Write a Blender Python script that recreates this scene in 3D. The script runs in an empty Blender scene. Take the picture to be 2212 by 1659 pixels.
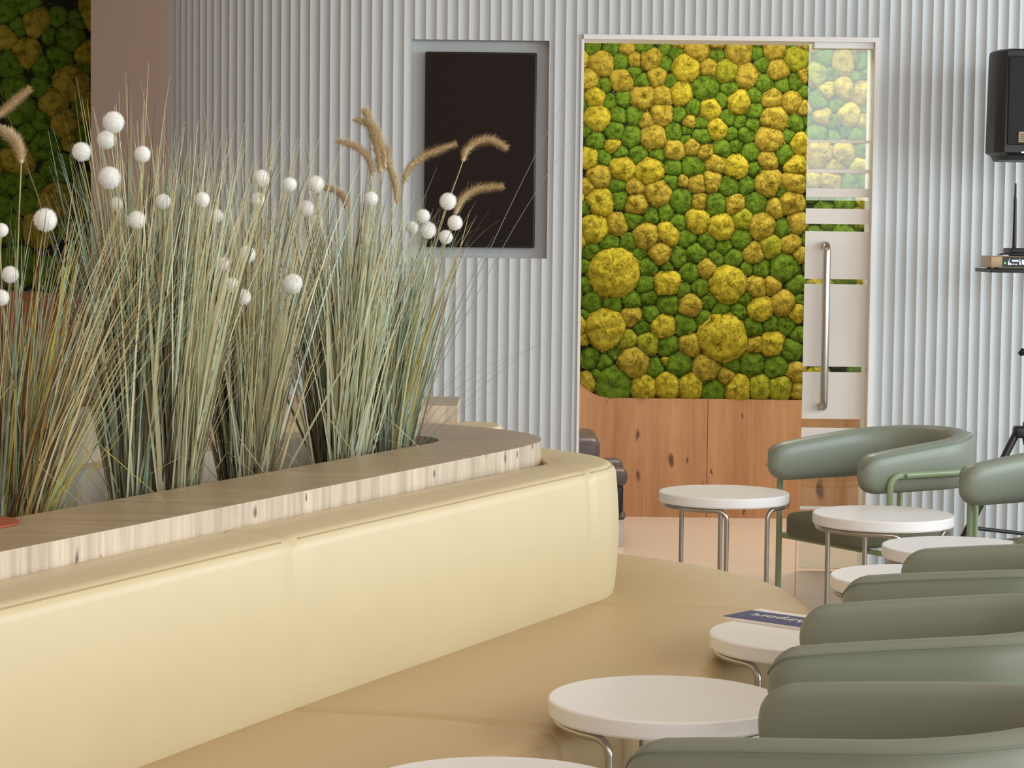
import bpy, bmesh, math, random
from mathutils import Vector, Matrix, noise
R = random.Random(7)
C = bpy.context.scene.collection
pi = math.pi
rad = math.radians

# ------------------------------------------------------------------ camera
F_PX, CXP, CYP = 4920.0, 1106.0, 829.5
PITCH = math.atan(319.5 / F_PX)
ROLL = 0.0115
CAM_Z = 1.47
cam_rot = Matrix.Rotation(pi / 2 - PITCH, 4, 'X') @ Matrix.Rotation(ROLL, 4, 'Z')
cd = bpy.data.cameras.new('camera')
cam = bpy.data.objects.new('camera', cd)
C.objects.link(cam)
cam.matrix_world = Matrix.Translation((0, 0, CAM_Z)) @ cam_rot
cd.sensor_width = 36.0
cd.sensor_fit = 'HORIZONTAL'
cd.lens = F_PX * 36.0 / 2212.0
cd.clip_start = 0.05
cd.clip_end = 200
bpy.context.scene.camera = cam
_r3 = cam_rot.to_3x3()

def ray(x, y):
    return _r3 @ Vector(((x - CXP) / F_PX, -(y - CYP) / F_PX, -1.0))

def P(x, y, D):            # survey: point seen at x,y on the vertical plane Y = D
    d = ray(x, y)
    k = D / d.y
    return Vector((d.x * k, D, CAM_Z + d.z * k))

def PZ(x, y, z):           # survey: point seen at x,y on the level plane z
    d = ray(x, y)
    k = (z - CAM_Z) / d.z
    return Vector((d.x * k, d.y * k, z))

# ------------------------------------------------------------------ materials
def lin(r, g, b):
    f = lambda c: (c / 255 / 12.92) if c <= 10 else ((c / 255 + 0.055) / 1.055) ** 2.4
    return (f(r), f(g), f(b), 1.0)

def new_mat(name):
    m = bpy.data.materials.new(name)
    m.use_nodes = True
    nt = m.node_tree
    b = nt.nodes['Principled BSDF']
    return m, nt, b

def N(nt, t, **kw):
    n = nt.nodes.new(t)
    for k, v in kw.items():
        if k in n.inputs:
            n.inputs[k].default_value = v
        else:
            setattr(n, k, v)
    return n

def plain(name, col, rough=0.5, metal=0.0, bump=0.0, scale=200.0, var=0.0, coat=0.0, spec=None, emit=0.0):
    m, nt, b = new_mat(name)
    b.inputs['Base Color'].default_value = col
    b.inputs['Roughness'].default_value = rough
    b.inputs['Metallic'].default_value = metal
    if coat:
        b.inputs['Coat Weight'].default_value = coat
    if spec is not None:
        b.inputs['Specular IOR Level'].default_value = spec
    if emit:
        b.inputs['Emission Color'].default_value = col
        b.inputs['Emission Strength'].default_value = emit
    tc = N(nt, 'ShaderNodeTexCoord')
    if bump:
        nz = N(nt, 'ShaderNodeTexNoise', Scale=scale, Detail=3.0)
        nt.links.new(tc.outputs['Object'], nz.inputs['Vector'])
        bp = N(nt, 'ShaderNodeBump', Strength=bump, Distance=0.002)
        nt.links.new(nz.outputs['Fac'], bp.inputs['Height'])
        nt.links.new(bp.outputs['Normal'], b.inputs['Normal'])
    if var:
        nz2 = N(nt, 'ShaderNodeTexNoise', Scale=6.0, Detail=4.0)
        nt.links.new(tc.outputs['Object'], nz2.inputs['Vector'])
        mx = N(nt, 'ShaderNodeMixRGB', blend_type='MIX')
        mx.inputs['Color1'].default_value = [c * (1 - var) for c in col[:3]] + [1]
        mx.inputs['Color2'].default_value = [min(1, c * (1 + var)) for c in col[:3]] + [1]
        nt.links.new(nz2.outputs['Fac'], mx.inputs['Fac'])
        nt.links.new(mx.outputs['Color'], b.inputs['Base Color'])
    return m

def wood(name, light, dark, knot, rough=0.45, grain_axis='Z', rot=0.0, knots=True, offs=(0, 0, 0), fine=24.0, kscale=5.0, ksize=0.12, kst=0.42):
    """oak veneer: long streaks along grain_axis, sparse knots"""
    m, nt, b = new_mat(name)
    L = nt.links.new
    tc = N(nt, 'ShaderNodeTexCoord')
    mp = N(nt, 'ShaderNodeMapping')
    mp.inputs['Rotation'].default_value = (0, 0, rot)
    mp.inputs['Location'].default_value = offs
    L(tc.outputs['Object'], mp.inputs['Vector'])
    sc = {'Z': (1, 1, 0.07), 'X': (0.07, 1, 1), 'Y': (1, 0.07, 1)}[grain_axis]
    m2 = N(nt, 'ShaderNodeMapping')
    m2.inputs['Scale'].default_value = sc
    L(mp.outputs['Vector'], m2.inputs['Vector'])
    n1 = N(nt, 'ShaderNodeTexNoise', Scale=fine, Detail=6.0, Roughness=0.65, Distortion=0.2)
    n2 = N(nt, 'ShaderNodeTexNoise', Scale=90.0, Detail=3.0, Roughness=0.6)
    L(m2.outputs['Vector'], n1.inputs['Vector'])
    L(m2.outputs['Vector'], n2.inputs['Vector'])
    ad = N(nt, 'ShaderNodeMath', operation='MULTIPLY_ADD')
    ad.inputs[1].default_value = 0.3
    L(n2.outputs['Fac'], ad.inputs[0])
    L(n1.outputs['Fac'], ad.inputs[2])
    cr = N(nt, 'ShaderNodeValToRGB')
    cr.color_ramp.elements[0].position = 0.42
    cr.color_ramp.elements[0].color = dark
    cr.color_ramp.elements[1].position = 0.86
    cr.color_ramp.elements[1].color = light
    L(ad.outputs['Value'], cr.inputs['Fac'])
    out = cr.outputs['Color']
    if knots:
        sp = N(nt, 'ShaderNodeSeparateXYZ')
        L(mp.outputs['Vector'], sp.inputs['Vector'])
        hx = N(nt, 'ShaderNodeMath', operation='ADD')
        L(sp.outputs['X'], hx.inputs[0])
        L(sp.outputs['Y'], hx.inputs[1])
        hz = N(nt, 'ShaderNodeMath', operation='MULTIPLY')
        hz.inputs[1].default_value = kst
        L(sp.outputs['Z'], hz.inputs[0])
        cb = N(nt, 'ShaderNodeCombineXYZ')
        L(hx.outputs['Value'], cb.inputs['X'])
        L(hz.outputs['Value'], cb.inputs['Y'])
        nd = N(nt, 'ShaderNodeTexNoise', Scale=30.0, Detail=3.0)
        L(cb.outputs['Vector'], nd.inputs['Vector'])
        mixv = N(nt, 'ShaderNodeMixRGB', blend_type='ADD')
        mixv.inputs['Fac'].default_value = 0.03
        L(cb.outputs['Vector'], mixv.inputs['Color1'])
        L(nd.outputs['Color'], mixv.inputs['Color2'])
        vo = N(nt, 'ShaderNodeTexVoronoi', Scale=kscale)
        vo.voronoi_dimensions = '2D'
        L(mixv.outputs['Color'], vo.inputs['Vector'])
        # only some cells carry a knot
        sel = N(nt, 'ShaderNodeSeparateColor')
        L(vo.outputs['Color'], sel.inputs['Color'])
        th = N(nt, 'ShaderNodeMath', operation='MULTIPLY')
        th.inputs[1].default_value = ksize
        L(sel.outputs['Red'], th.inputs[0])
        dv = N(nt, 'ShaderNodeMath', operation='DIVIDE')
        L(vo.outputs['Distance'], dv.inputs[0])
        L(th.outputs['Value'], dv.inputs[1])
        kr = N(nt, 'ShaderNodeValToRGB')
        kr.color_ramp.elements[0].position = 0.35
        kr.color_ramp.elements[0].color = (1, 1, 1, 1)
        kr.color_ramp.elements[1].position = 1.0
        kr.color_ramp.elements[1].color = (0, 0, 0, 1)
        L(dv.outputs['Value'], kr.inputs['Fac'])
        mk = N(nt, 'ShaderNodeMixRGB', blend_type='MIX')
        L(kr.outputs['Color'], mk.inputs['Fac'])
        L(out, mk.inputs['Color1'])
        mk.inputs['Color2'].default_value = knot
        out = mk.outputs['Color']
    L(out, b.inputs['Base Color'])
    b.inputs['Roughness'].default_value = rough
    return m

def moss_mat(name, c1, c2):
    m, nt, b = new_mat(name)
    L = nt.links.new
    tc = N(nt, 'ShaderNodeTexCoord')
    n1 = N(nt, 'ShaderNodeTexNoise', Scale=26.0, Detail=3.0)
    n2 = N(nt, 'ShaderNodeTexNoise', Scale=170.0, Detail=4.0, Roughness=0.7)
    L(tc.outputs['Object'], n1.inputs['Vector'])
    L(tc.outputs['Object'], n2.inputs['Vector'])
    mu = N(nt, 'ShaderNodeMath', operation='MULTIPLY_ADD')
    mu.inputs[1].default_value = 0.9
    L(n2.outputs['Fac'], mu.inputs[0])
    L(n1.outputs['Fac'], mu.inputs[2])
    cr = N(nt, 'ShaderNodeValToRGB')
    cr.color_ramp.elements[0].position = 0.72
    cr.color_ramp.elements[0].color = c1
    cr.color_ramp.elements[1].position = 1.0
    cr.color_ramp.elements[1].color = c2
    L(mu.outputs['Value'], cr.inputs['Fac'])
    L(cr.outputs['Color'], b.inputs['Base Color'])
    bp = N(nt, 'ShaderNodeBump', Strength=0.9, Distance=0.006)
    L(n2.outputs['Fac'], bp.inputs['Height'])
    L(bp.outputs['Normal'], b.inputs['Normal'])
    b.inputs['Roughness'].default_value = 0.95
    b.inputs['Specular IOR Level'].default_value = 0.1
    return m

def attr_mat(name, rough=0.6, trans=0.25):
    m, nt, b = new_mat(name)
    L = nt.links.new
    a = N(nt, 'ShaderNodeAttribute', attribute_name='Col')
    L(a.outputs['Color'], b.inputs['Base Color'])
    b.inputs['Roughness'].default_value = rough
    t = N(nt, 'ShaderNodeBsdfTranslucent')
    L(a.outputs['Color'], t.inputs['Color'])
    mx = N(nt, 'ShaderNodeMixShader', Fac=trans)
    L(b.outputs['BSDF'], mx.inputs[1])
    L(t.outputs['BSDF'], mx.inputs[2])
    L(mx.outputs['Shader'], nt.nodes['Material Output'].inputs['Surface'])
    return m

def glass_mat(name):
    m, nt, b = new_mat(name)
    L = nt.links.new
    nt.nodes.remove(b)
    tr = N(nt, 'ShaderNodeBsdfTransparent')
    tr.inputs['Color'].default_value = (0.9, 0.95, 0.94, 1)
    gl = N(nt, 'ShaderNodeBsdfGlossy', Roughness=0.0)
    gl.inputs['Color'].default_value = (1, 1, 1, 1)
    fr = N(nt, 'ShaderNodeFresnel', IOR=1.4)
    mx = N(nt, 'ShaderNodeMixShader')
    L(fr.outputs['Fac'], mx.inputs['Fac'])
    L(tr.outputs['BSDF'], mx.inputs[1])
    L(gl.outputs['BSDF'], mx.inputs[2])
    L(mx.outputs['Shader'], nt.nodes['Material Output'].inputs['Surface'])
    return m

def frosted_mat(name, col):
    m, nt, b = new_mat(name)
    L = nt.links.new
    b.inputs['Base Color'].default_value = col
    b.inputs['Roughness'].default_value = 0.35
    t = N(nt, 'ShaderNodeBsdfTranslucent')
    t.inputs['Color'].default_value = col
    mx = N(nt, 'ShaderNodeMixShader', Fac=0.25)
    L(b.outputs['BSDF'], mx.inputs[1])
    L(t.outputs['BSDF'], mx.inputs[2])
    L(mx.outputs['Shader'], nt.nodes['Material Output'].inputs['Surface'])
    return m

def floor_mat():
    m, nt, b = new_mat('floor_tile')
    L = nt.links.new
    tc = N(nt, 'ShaderNodeTexCoord')
    mp = N(nt, 'ShaderNodeMapping')
    mp.inputs['Rotation'].default_value = (0, 0, rad(7.2))
    mp.inputs['Location'].default_value = (FLOOR_OFF, 0.25, 0)
    L(tc.outputs['Object'], mp.inputs['Vector'])
    br = N(nt, 'ShaderNodeTexBrick')
    br.offset = 0.0
    br.inputs['Scale'].default_value = 1.0
    br.inputs['Brick Width'].default_value = 1.2
    br.inputs['Row Height'].default_value = 2.4
    br.inputs['Mortar Size'].default_value = 0.0025
    br.inputs['Color1'].default_value = lin(205, 188, 172)
    br.inputs['Color2'].default_value = lin(200, 184, 170)
    br.inputs['Mortar'].default_value = lin(150, 128, 112)
    L(mp.outputs['Vector'], br.inputs['Vector'])
    n = N(nt, 'ShaderNodeTexNoise', Scale=70.0, Detail=5.0, Roughness=0.75)
    L(tc.outputs['Object'], n.inputs['Vector'])
    cr = N(nt, 'ShaderNodeValToRGB')
    cr.color_ramp.elements[0].position = 0.35
    cr.color_ramp.elements[0].color = (0.78, 0.75, 0.72, 1)
    cr.color_ramp.elements[1].position = 0.65
    cr.color_ramp.elements[1].color = (1, 1, 1, 1)
    L(n.outputs['Fac'], cr.inputs['Fac'])
    mx = N(nt, 'ShaderNodeMixRGB', blend_type='MULTIPLY')
    mx.inputs['Fac'].default_value = 0.8
    L(br.outputs['Color'], mx.inputs['Color1'])
    L(cr.outputs['Color'], mx.inputs['Color2'])
    L(mx.outputs['Color'], b.inputs['Base Color'])
    b.inputs['Roughness'].default_value = 0.45
    return m

FLOOR_OFF = 0.0
M = {}
M['floor'] = floor_mat()
M['ceiling'] = plain('ceiling_paint', lin(150, 122, 98), 0.9)
M['felt'] = plain('grey_felt_slats', lin(203, 207, 208), 0.85, bump=0.12, scale=900, spec=0.15)
M['white_paint'] = plain('white_paint', lin(240, 238, 235), 0.5)
M['felt_plain'] = plain('rosy_grey_felt', lin(232, 212, 202), 0.85, spec=0.15)
M['warm_paint'] = plain('warm_wall_paint', lin(205, 190, 172), 0.8)
M['niche'] = plain('niche_grey', lin(196, 199, 199), 0.6)
M['oak_pale'] = wood('pale_oak_edge', lin(224, 208, 184), lin(168, 150, 132), lin(104, 88, 80), 0.4, 'Z', kscale=5.5, ksize=0.13, kst=0.75)
M['oak_top'] = wood('shaded_oak_top', lin(190, 168, 138), lin(158, 138, 110), lin(112, 92, 70), 0.32, 'X', knots=False)  # browner than the edge oak: dim ceiling reflection put into the colour
M['oak_warm'] = wood('warm_oak', lin(198, 152, 112), lin(164, 116, 80), lin(104, 68, 48), 0.5, 'Z', offs=(0.37, 0, 0.1), fine=11.0, kscale=6.5, ksize=0.17)
M['oak_rust'] = wood('reddish_oak', lin(190, 122, 78), lin(164, 100, 62), lin(100, 58, 36), 0.5, 'Z', knots=False)
M['leather'] = plain('cream_leather', lin(211, 193, 154), 0.42, bump=0.10, scale=420, var=0.04)
M['seat_leather'] = plain('sand_leather', lin(194, 168, 124), 0.45, bump=0.10, scale=420, var=0.03)
M['seam'] = plain('leather_seam', lin(170, 150, 108), 0.6)
M['sage'] = plain('sage_leather', lin(132, 138, 122), 0.42, bump=0.10, scale=500, var=0.03)
M['olive'] = plain('olive_seat_fabric', lin(116, 116, 94), 0.7, bump=0.1, scale=600)
M['sage_dark'] = plain('sage_piping', lin(122, 134, 122), 0.5)
M['green_metal'] = plain('green_powder_coat', lin(148, 168, 128), 0.35)
M['steel'] = plain('brushed_steel', lin(186, 180, 172), 0.28, metal=1.0)
M['table_white'] = plain('white_solid_surface', lin(246, 244, 243), 0.28)
M['black'] = plain('black_plastic', lin(22, 20, 22), 0.45, bump=0.1, scale=500)
M['black_metal'] = plain('black_tube', lin(18, 17, 18), 0.35)
M['grille'] = plain('speaker_grille', lin(16, 15, 17), 0.6, bump=0.6, scale=900)
M['screen'] = plain('dark_screen', lin(38, 28, 25), 0.6, spec=0.12)
M['bezel'] = plain('screen_bezel', lin(20, 17, 17), 0.4)
M['gold'] = plain('champagne_metal', lin(176, 156, 122), 0.4, metal=0.35)
M['badge'] = plain('badge_silver', lin(150, 132, 104), 0.4, metal=0.4)
M['display'] = plain('display_dark', lin(20, 18, 14), 0.2)
M['glyph'] = plain('display_glyph', lin(220, 225, 255), 0.5, emit=1.0)
M['led_green'] = plain('green_led', lin(80, 220, 90), 0.5, emit=1.2)
M['led_white'] = plain('white_led', lin(250, 250, 255), 0.5, emit=2.0)
M['plum'] = plain('plum_grey_leather', lin(92, 80, 82), 0.38, bump=0.1, scale=400)
M['black_leather'] = plain('black_leather', lin(24, 22, 26), 0.4)
M['chrome'] = plain('chrome', lin(200, 196, 196), 0.12, metal=1.0)
M['copper'] = plain('copper', lin(172, 92, 56), 0.45, metal=0.4)
M['soil'] = plain('dark_soil', lin(52, 42, 32), 0.95, bump=1.0, scale=80)
M['pompom'] = plain('white_fluff', lin(250, 250, 246), 0.9, spec=0.1)
M['stem'] = plain('straw_stem', lin(176, 172, 126), 0.7)
M['plume'] = plain('tan_plume', lin(208, 186, 148), 0.9, spec=0.1)
M['navy'] = plain('navy_cover', lin(62, 64, 116), 0.5)
M['paper'] = plain('white_paper', lin(244, 238, 228), 0.5)
M['blade'] = attr_mat('grass_blades', trans=0.35)
M['glass'] = glass_mat('door_glass')
M['frost'] = frosted_mat('frosted_film', lin(248, 243, 236))
M['moss'] = {
    'Y': moss_mat('moss_yellow', lin(116, 108, 22), lin(190, 178, 58)),
    'O': moss_mat('moss_ochre', lin(112, 98, 24), lin(180, 164, 64)),
    'L': moss_mat('moss_lime', lin(96, 102, 20), lin(162, 166, 52)),
    'G': moss_mat('moss_green', lin(54, 76, 14), lin(106, 138, 42)),
}
M['moss_back'] = plain('moss_backing', lin(22, 26, 10), 0.95)

# ------------------------------------------------------------------ object helpers
def mesh_obj(name, verts, faces, mat, parent=None, smooth=True, base=(0, 0, 0), label=None, fmat=None, sharp=None, mesh_only=False):
    b = Vector(base)
    me = bpy.data.meshes.new(name)
    me.from_pydata([tuple(Vector(v) - b) for v in verts], [], faces)
    mats = mat if isinstance(mat, (list, tuple)) else [mat]
    for m in mats:
        me.materials.append(m)
    if fmat:
        me.polygons.foreach_set('material_index', fmat)
    bm = bmesh.new()
    bm.from_mesh(me)
    bmesh.ops.recalc_face_normals(bm, faces=bm.faces)
    bm.to_mesh(me)
    bm.free()
    if smooth:
        me.polygons.foreach_set('use_smooth', [True] * len(me.polygons))
        if sharp is not None:
            me.set_sharp_from_angle(angle=rad(sharp))
    me.update()
    if mesh_only:
        return me
    o = bpy.data.objects.new(name, me)
    C.objects.link(o)
    if parent is not None:
        o.parent = parent
    else:
        o.location = b
    if label:
        o['label'] = label
    return o

def empty(name, loc, label, cat, rz=0.0, group=None):
    o = bpy.data.objects.new(name, None)
    o.empty_display_size = 0.1
    C.objects.link(o)
    o.location = loc
    o.rotation_euler = (0, 0, rz)
    o['label'] = label
    o['category'] = cat
    if group:
        o['group'] = group
    return o

def tag(o, label, cat, group=None):
    o['label'] = label
    o['category'] = cat
    if group:
        o['group'] = group
    return o

def struct(o):
    o['kind'] = 'structure'
    return o

class G:
    """geometry bucket"""
    def __init__(s):
        s.v, s.f, s.m = [], [], []
    def add(s, v, f, mi=0):
        o = len(s.v)
        s.v += [tuple(p) for p in v]
        s.f += [tuple(i + o for i in q) for q in f]
        s.m += [mi] * len(f)
        return s
    def box(s, a, b, mi=0):
        x0, y0, z0 = a
        x1, y1, z1 = b
        v = [(x0, y0, z0), (x1, y0, z0), (x1, y1, z0), (x0, y1, z0), (x0, y0, z1), (x1, y0, z1), (x1, y1, z1), (x0, y1, z1)]
        f = [(0, 3, 2, 1), (4, 5, 6, 7), (0, 1, 5, 4), (1, 2, 6, 5), (2, 3, 7, 6), (3, 0, 4, 7)]
        return s.add(v, f, mi)
    def tube(s, pts, r, n=10, mi=0, cap=True):
        pts = [Vector(p) for p in pts]
        rr = r if isinstance(r, (list, tuple)) else [r] * len(pts)
        t0 = (pts[1] - pts[0]).normalized()
        up = Vector((0, 0, 1)) if abs(t0.z) < 0.9 else Vector((1, 0, 0))
        u = t0.cross(up).normalized()
        v, f = [], []
        for i, p in enumerate(pts):
            t = (pts[min(i + 1, len(pts) - 1)] - pts[max(i - 1, 0)]).normalized()
            u = (u - t * u.dot(t)).normalized()
            w = t.cross(u)
            for k in range(n):
                a = 2 * pi * k / n
                v.append(p + (u * math.cos(a) + w * math.sin(a)) * rr[i])
        for i in range(len(pts) - 1):
            for k in range(n):
                k2 = (k + 1) % n
                f.append((i * n + k, i * n + k2, (i + 1) * n + k2, (i + 1) * n + k))
        if cap:
            f.append(tuple(range(n - 1, -1, -1)))
            f.append(tuple((len(pts) - 1) * n + k for k in range(n)))
        return s.add(v, f, mi)
    def lathe(s, prof, n=64, mi=0, c=(0, 0, 0)):
        v, f = [], []
        for (r, z) in prof:
            for k in range(n):
                a = 2 * pi * k / n
                v.append((c[0] + r * math.cos(a), c[1] + r * math.sin(a), c[2] + z))
        m = len(prof)
        for i in range(m - 1):
            for k in range(n):
                k2 = (k + 1) % n
                f.append((i * n + k, i * n + k2, (i + 1) * n + k2, (i + 1) * n + k))
        f.append(tuple(range(n - 1, -1, -1)))
        f.append(tuple((m - 1) * n + k for k in range(n)))
        return s.add(v, f, mi)
    def loft(s, rings, closed=True, cap=True, mi=0):
        n = len(rings[0])
        v = [p for r in rings for p in r]
        f = []
        for i in range(len(rings) - 1):
            for k in range(n if closed else n - 1):
                k2 = (k + 1) % n
                f.append((i * n + k, i * n + k2, (i + 1) * n + k2, (i + 1) * n + k))
        if cap and closed:
            f.append(tuple(range(n - 1, -1, -1)))
            f.append(tuple((len(rings) - 1) * n + k for k in range(n)))
        return s.add(v, f, mi)
    def rbox(s, a, b, r, mi=0, seg=3, dim=None):
        """rounded box"""
        bm = bmesh.new()
        bmesh.ops.create_cube(bm, size=1.0)
        a, b = Vector(a), Vector(b)
        for v in bm.verts:
            v.co = Vector(((a[i] + b[i]) / 2 + v.co[i] * (b[i] - a[i]) for i in range(3)))
        bmesh.ops.bevel(bm, geom=list(bm.edges), offset=r, segments=seg, profile=0.5, affect='EDGES')
        bm.verts.index_update()
        vs = [v.co.copy() for v in bm.verts]
        fs = [tuple(v.index for v in f.verts) for f in bm.faces]
        bm.free()
        return s.add(vs, fs, mi)
    def obj(s, name, mat, parent=None, **kw):
        return mesh_obj(name, s.v, s.f, mat, parent, fmat=s.m if isinstance(mat, (list, tuple)) else None, **kw)

def catmull(pts, per=8, closed=False):
    pts = [Vector(p) for p in pts]
    n = len(pts)
    out = []
    for i in range(n - 1):
        p0 = pts[max(i - 1, 0)]
        p1, p2 = pts[i], pts[i + 1]
        p3 = pts[min(i + 2, n - 1)]
        for k in range(per):
            t = k / per
            t2, t3 = t * t, t * t * t
            out.append(0.5 * ((2 * p1) + (p2 - p0) * t + (2 * p0 - 5 * p1 + 4 * p2 - p3) * t2 + (3 * p1 - p0 - 3 * p2 + p3) * t3))
    out.append(pts[-1])
    return out

def resample(pts, n):
    d = [0.0]
    for i in range(1, len(pts)):
        d.append(d[-1] + (pts[i] - pts[i - 1]).length)
    out, j = [], 0
    for k in range(n):
        s = d[-1] * k / (n - 1)
        while j < len(d) - 2 and d[j + 1] < s:
            j += 1
        t = (s - d[j]) / max(1e-9, d[j + 1] - d[j])
        out.append(pts[j].lerp(pts[j + 1], min(1, max(0, t))))
    return out

def normals2d(path):
    out = []
    for i in range(len(path)):
        t = (path[min(i + 1, len(path) - 1)] - path[max(i - 1, 0)]).normalized()
        out.append(Vector((t.y, -t.x)))
    return out

def copy_tree(o, parent=None):
    c = o.copy()
    C.objects.link(c)
    if parent is not None:
        c.parent = parent
    for ch in list(o.children):
        copy_tree(ch, c)
    return c

def prism(outline, z0, z1, holes=()):
    """outline/holes: lists of 2D points -> solid ring; returns verts, faces"""
    bm = bmesh.new()
    edges = []
    for loop in [outline] + list(holes):
        vs = [bm.verts.new((p[0], p[1], z1)) for p in loop]
        for i in range(len(vs)):
            edges.append(bm.edges.new((vs[i], vs[(i + 1) % len(vs)])))
    bmesh.ops.triangle_fill(bm, use_beauty=True, use_dissolve=False, edges=edges)
    geom = bmesh.ops.extrude_face_region(bm, geom=list(bm.faces))
    for g in geom['geom']:
        if isinstance(g, bmesh.types.BMVert):
            g.co.z = z0
    bmesh.ops.recalc_face_normals(bm, faces=bm.faces)
    bm.verts.index_update()
    v = [x.co.copy() for x in bm.verts]
    f = [tuple(x.index for x in q.verts) for q in bm.faces]
    bm.free()
    return v, f

# ------------------------------------------------------------------ room shell
H = 4.2
WALL_D = 10.0
REAR_D = 12.0
g = G()
g.box((-6, -5, -0.1), (6, 13, 0))
struct(g.obj('floor', M['floor'], smooth=False))
g = G()
g.box((-6, -5, H), (6, 13, H + 0.1))
struct(g.obj('ceiling', M['ceiling'], smooth=False))

# fluted felt wall: frontal run, then a curved run, then a smooth end panel
pitch = (P(1246.6, 50, WALL_D).x - P(896.8, 50, WALL_D).x) / 15.0
x_cusp = P(1246.6, 50, WALL_D).x
X0 = P(880, 300, WALL_D).x
RC = 1.42
XR = 4.6
niche_l, niche_r = P(888, 320, WALL_D).x, P(1184, 320, WALL_D).x
niche_t, niche_b = P(1036, 86, WALL_D).z, P(1036, 557, WALL_D).z
door_l, door_r = P(1257, 480, WALL_D).x, P(1882, 480, WALL_D).x
door_t = P(1570, 80, WALL_D).z
DEPTH = 0.0118
S_END = RC * math.asin(0.80)

def wall_pt(s):
    """s: distance to the right of X0 (negative: along the curve); returns plan point and outward normal"""
    if s >= 0:
        return Vector((X0 + s, WALL_D)), Vector((0, -1))
    a = -s / RC
    return Vector((X0 - RC * math.sin(a), WALL_D + RC * (1 - math.cos(a)))), Vector((-math.sin(a), -math.cos(a)))

s_cusp = (x_cusp - X0) % pitch
svals = set()
k0 = math.floor((-S_END - s_cusp) / pitch)
k1 = math.ceil((XR - X0 - s_cusp) / pitch)
NP = 10
for k in range(k0, k1):
    for j in range(NP):
        svals.add(round(s_cusp + (k + j / NP) * pitch, 6))
cuts = [round(v - X0, 6) for v in (niche_l, niche_r, door_l, door_r)]
for c in cuts:
    svals.add(c)
svals = sorted(v for v in svals if -S_END <= v <= XR - X0)

def flute(s):
    u = ((s - s_cusp) / pitch) % 1.0
    # hollow flute: sharp arris at the joints
    d = DEPTH * (1 - (2 * u - 1) ** 2)
    fade = 1.0
    if s < -S_END + 0.25:
        fade = max(0.0, (s + S_END) / 0.25) ** 0.6
    p, n = wall_pt(s)
    return p - n * d * fade

g = G()
for i in range(len(svals) - 1):
    sa, sb = svals[i], svals[i + 1]
    a, b = flute(sa), flute(sb)
    xm = X0 + (sa + sb) / 2
    zr = [(0, H)]
    if niche_l < xm < niche_r:
        zr = [(0, niche_b), (niche_t, H)]
    elif door_l < xm < door_r:
        zr = [(door_t, H)]
    for z0, z1 in zr:
        g.add([(a.x, a.y, z0), (b.x, b.y, z0), (b.x, b.y, z1), (a.x, a.y, z1)], [(0, 1, 2, 3)])
# weld columns so that shading is smooth inside a flute, sharp at arrises
me = mesh_obj('wall_back', g.v, g.f, M['felt'], smooth=True, mesh_only=True)
bm = bmesh.new()
bm.from_mesh(me)
bmesh.ops.remove_doubles(bm, verts=bm.verts, dist=1e-5)
for f in bm.faces:
    if f.normal.y > 0:
        f.normal_flip()
bm.to_mesh(me)
bm.free()
me.polygons.foreach_set('use_smooth', [True] * len(me.polygons))
me.set_sharp_from_angle(angle=rad(30))
wo = bpy.data.objects.new('wall_back', me)
C.objects.link(wo)
struct(wo)

# smooth end panel of the wall
pe, ne = wall_pt(-S_END)
td = Vector((-math.cos(S_END / RC), math.sin(S_END / RC)))
p2 = pe + td * 0.78
p1 = pe - td * 0.02
g = G()
v = []
for z in (0, H):
    for q in (p1, p2, p2 - ne * 0.08, p1 - ne * 0.08):
        v.append((q.x, q.y, z))
g.add(v, [(0, 1, 5, 4), (1, 2, 6, 5), (2, 3, 7, 6), (3, 0, 4, 7), (4, 5, 6, 7), (0, 3, 2, 1)])
struct(g.obj('trim_1', M['felt_plain'], smooth=False))

# display niche box
g = G()
nd = 0.085
t = 0.02
yb = WALL_D + nd
g.box((niche_l - t, yb, niche_b - t), (niche_r + t, yb + t, niche_t + t))
g.box((niche_l - t, WALL_D + DEPTH + 0.001, niche_b - t), (niche_l, yb, niche_t + t))
g.box((niche_r, WALL_D + DEPTH + 0.001, niche_b - t), (niche_r + t, yb, niche_t + t))
g.box((niche_l, WALL_D + DEPTH + 0.001, niche_b - t), (niche_r, yb, niche_b))
g.box((niche_l, WALL_D + DEPTH + 0.001, niche_t), (niche_r, yb, niche_t + t))
struct(g.obj('trim_2', M['niche'], smooth=False))

# door lining: white head and jambs
g = G()
head_b = P(1570, 88, WALL_D).z
g.box((door_l - 0.003, WALL_D - 0.012, head_b), (door_r + 0.02, WALL_D + 0.2, door_t + 0.004))
g.box((door_r, WALL_D - 0.012, 0), (door_r + 0.02, WALL_D + 0.2, head_b))
g.box((door_l - 0.012, WALL_D - 0.003, 0), (door_l, WALL_D + 0.2, head_b))
struct(g.obj('trim_3', M['white_paint'], smooth=False))

# rear room behind the doorway
boxes = {
    'wall_rear': ((-0.9, REAR_D + 0.001, 0), (4.6, REAR_D + 0.1, H)),
    'wall_rear_left': ((-1.0, WALL_D + 0.3, 0), (-0.9, REAR_D + 0.1, H)),
    'wall_rear_right': ((4.6, -5, 0), (4.7, REAR_D + 0.1, 0.5)),
    'wall_left': ((-6, -5, 0), (-5.9, 13, H)),
    'wall_left_rear': ((-5.9, REAR_D + 0.3, 0), (-1.0, REAR_D + 0.4, H)),
}
for nm, (a, b) in boxes.items():
    g = G()
    g.box(a, b)
    struct(g.obj(nm, M['warm_paint'], smooth=False))
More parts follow.
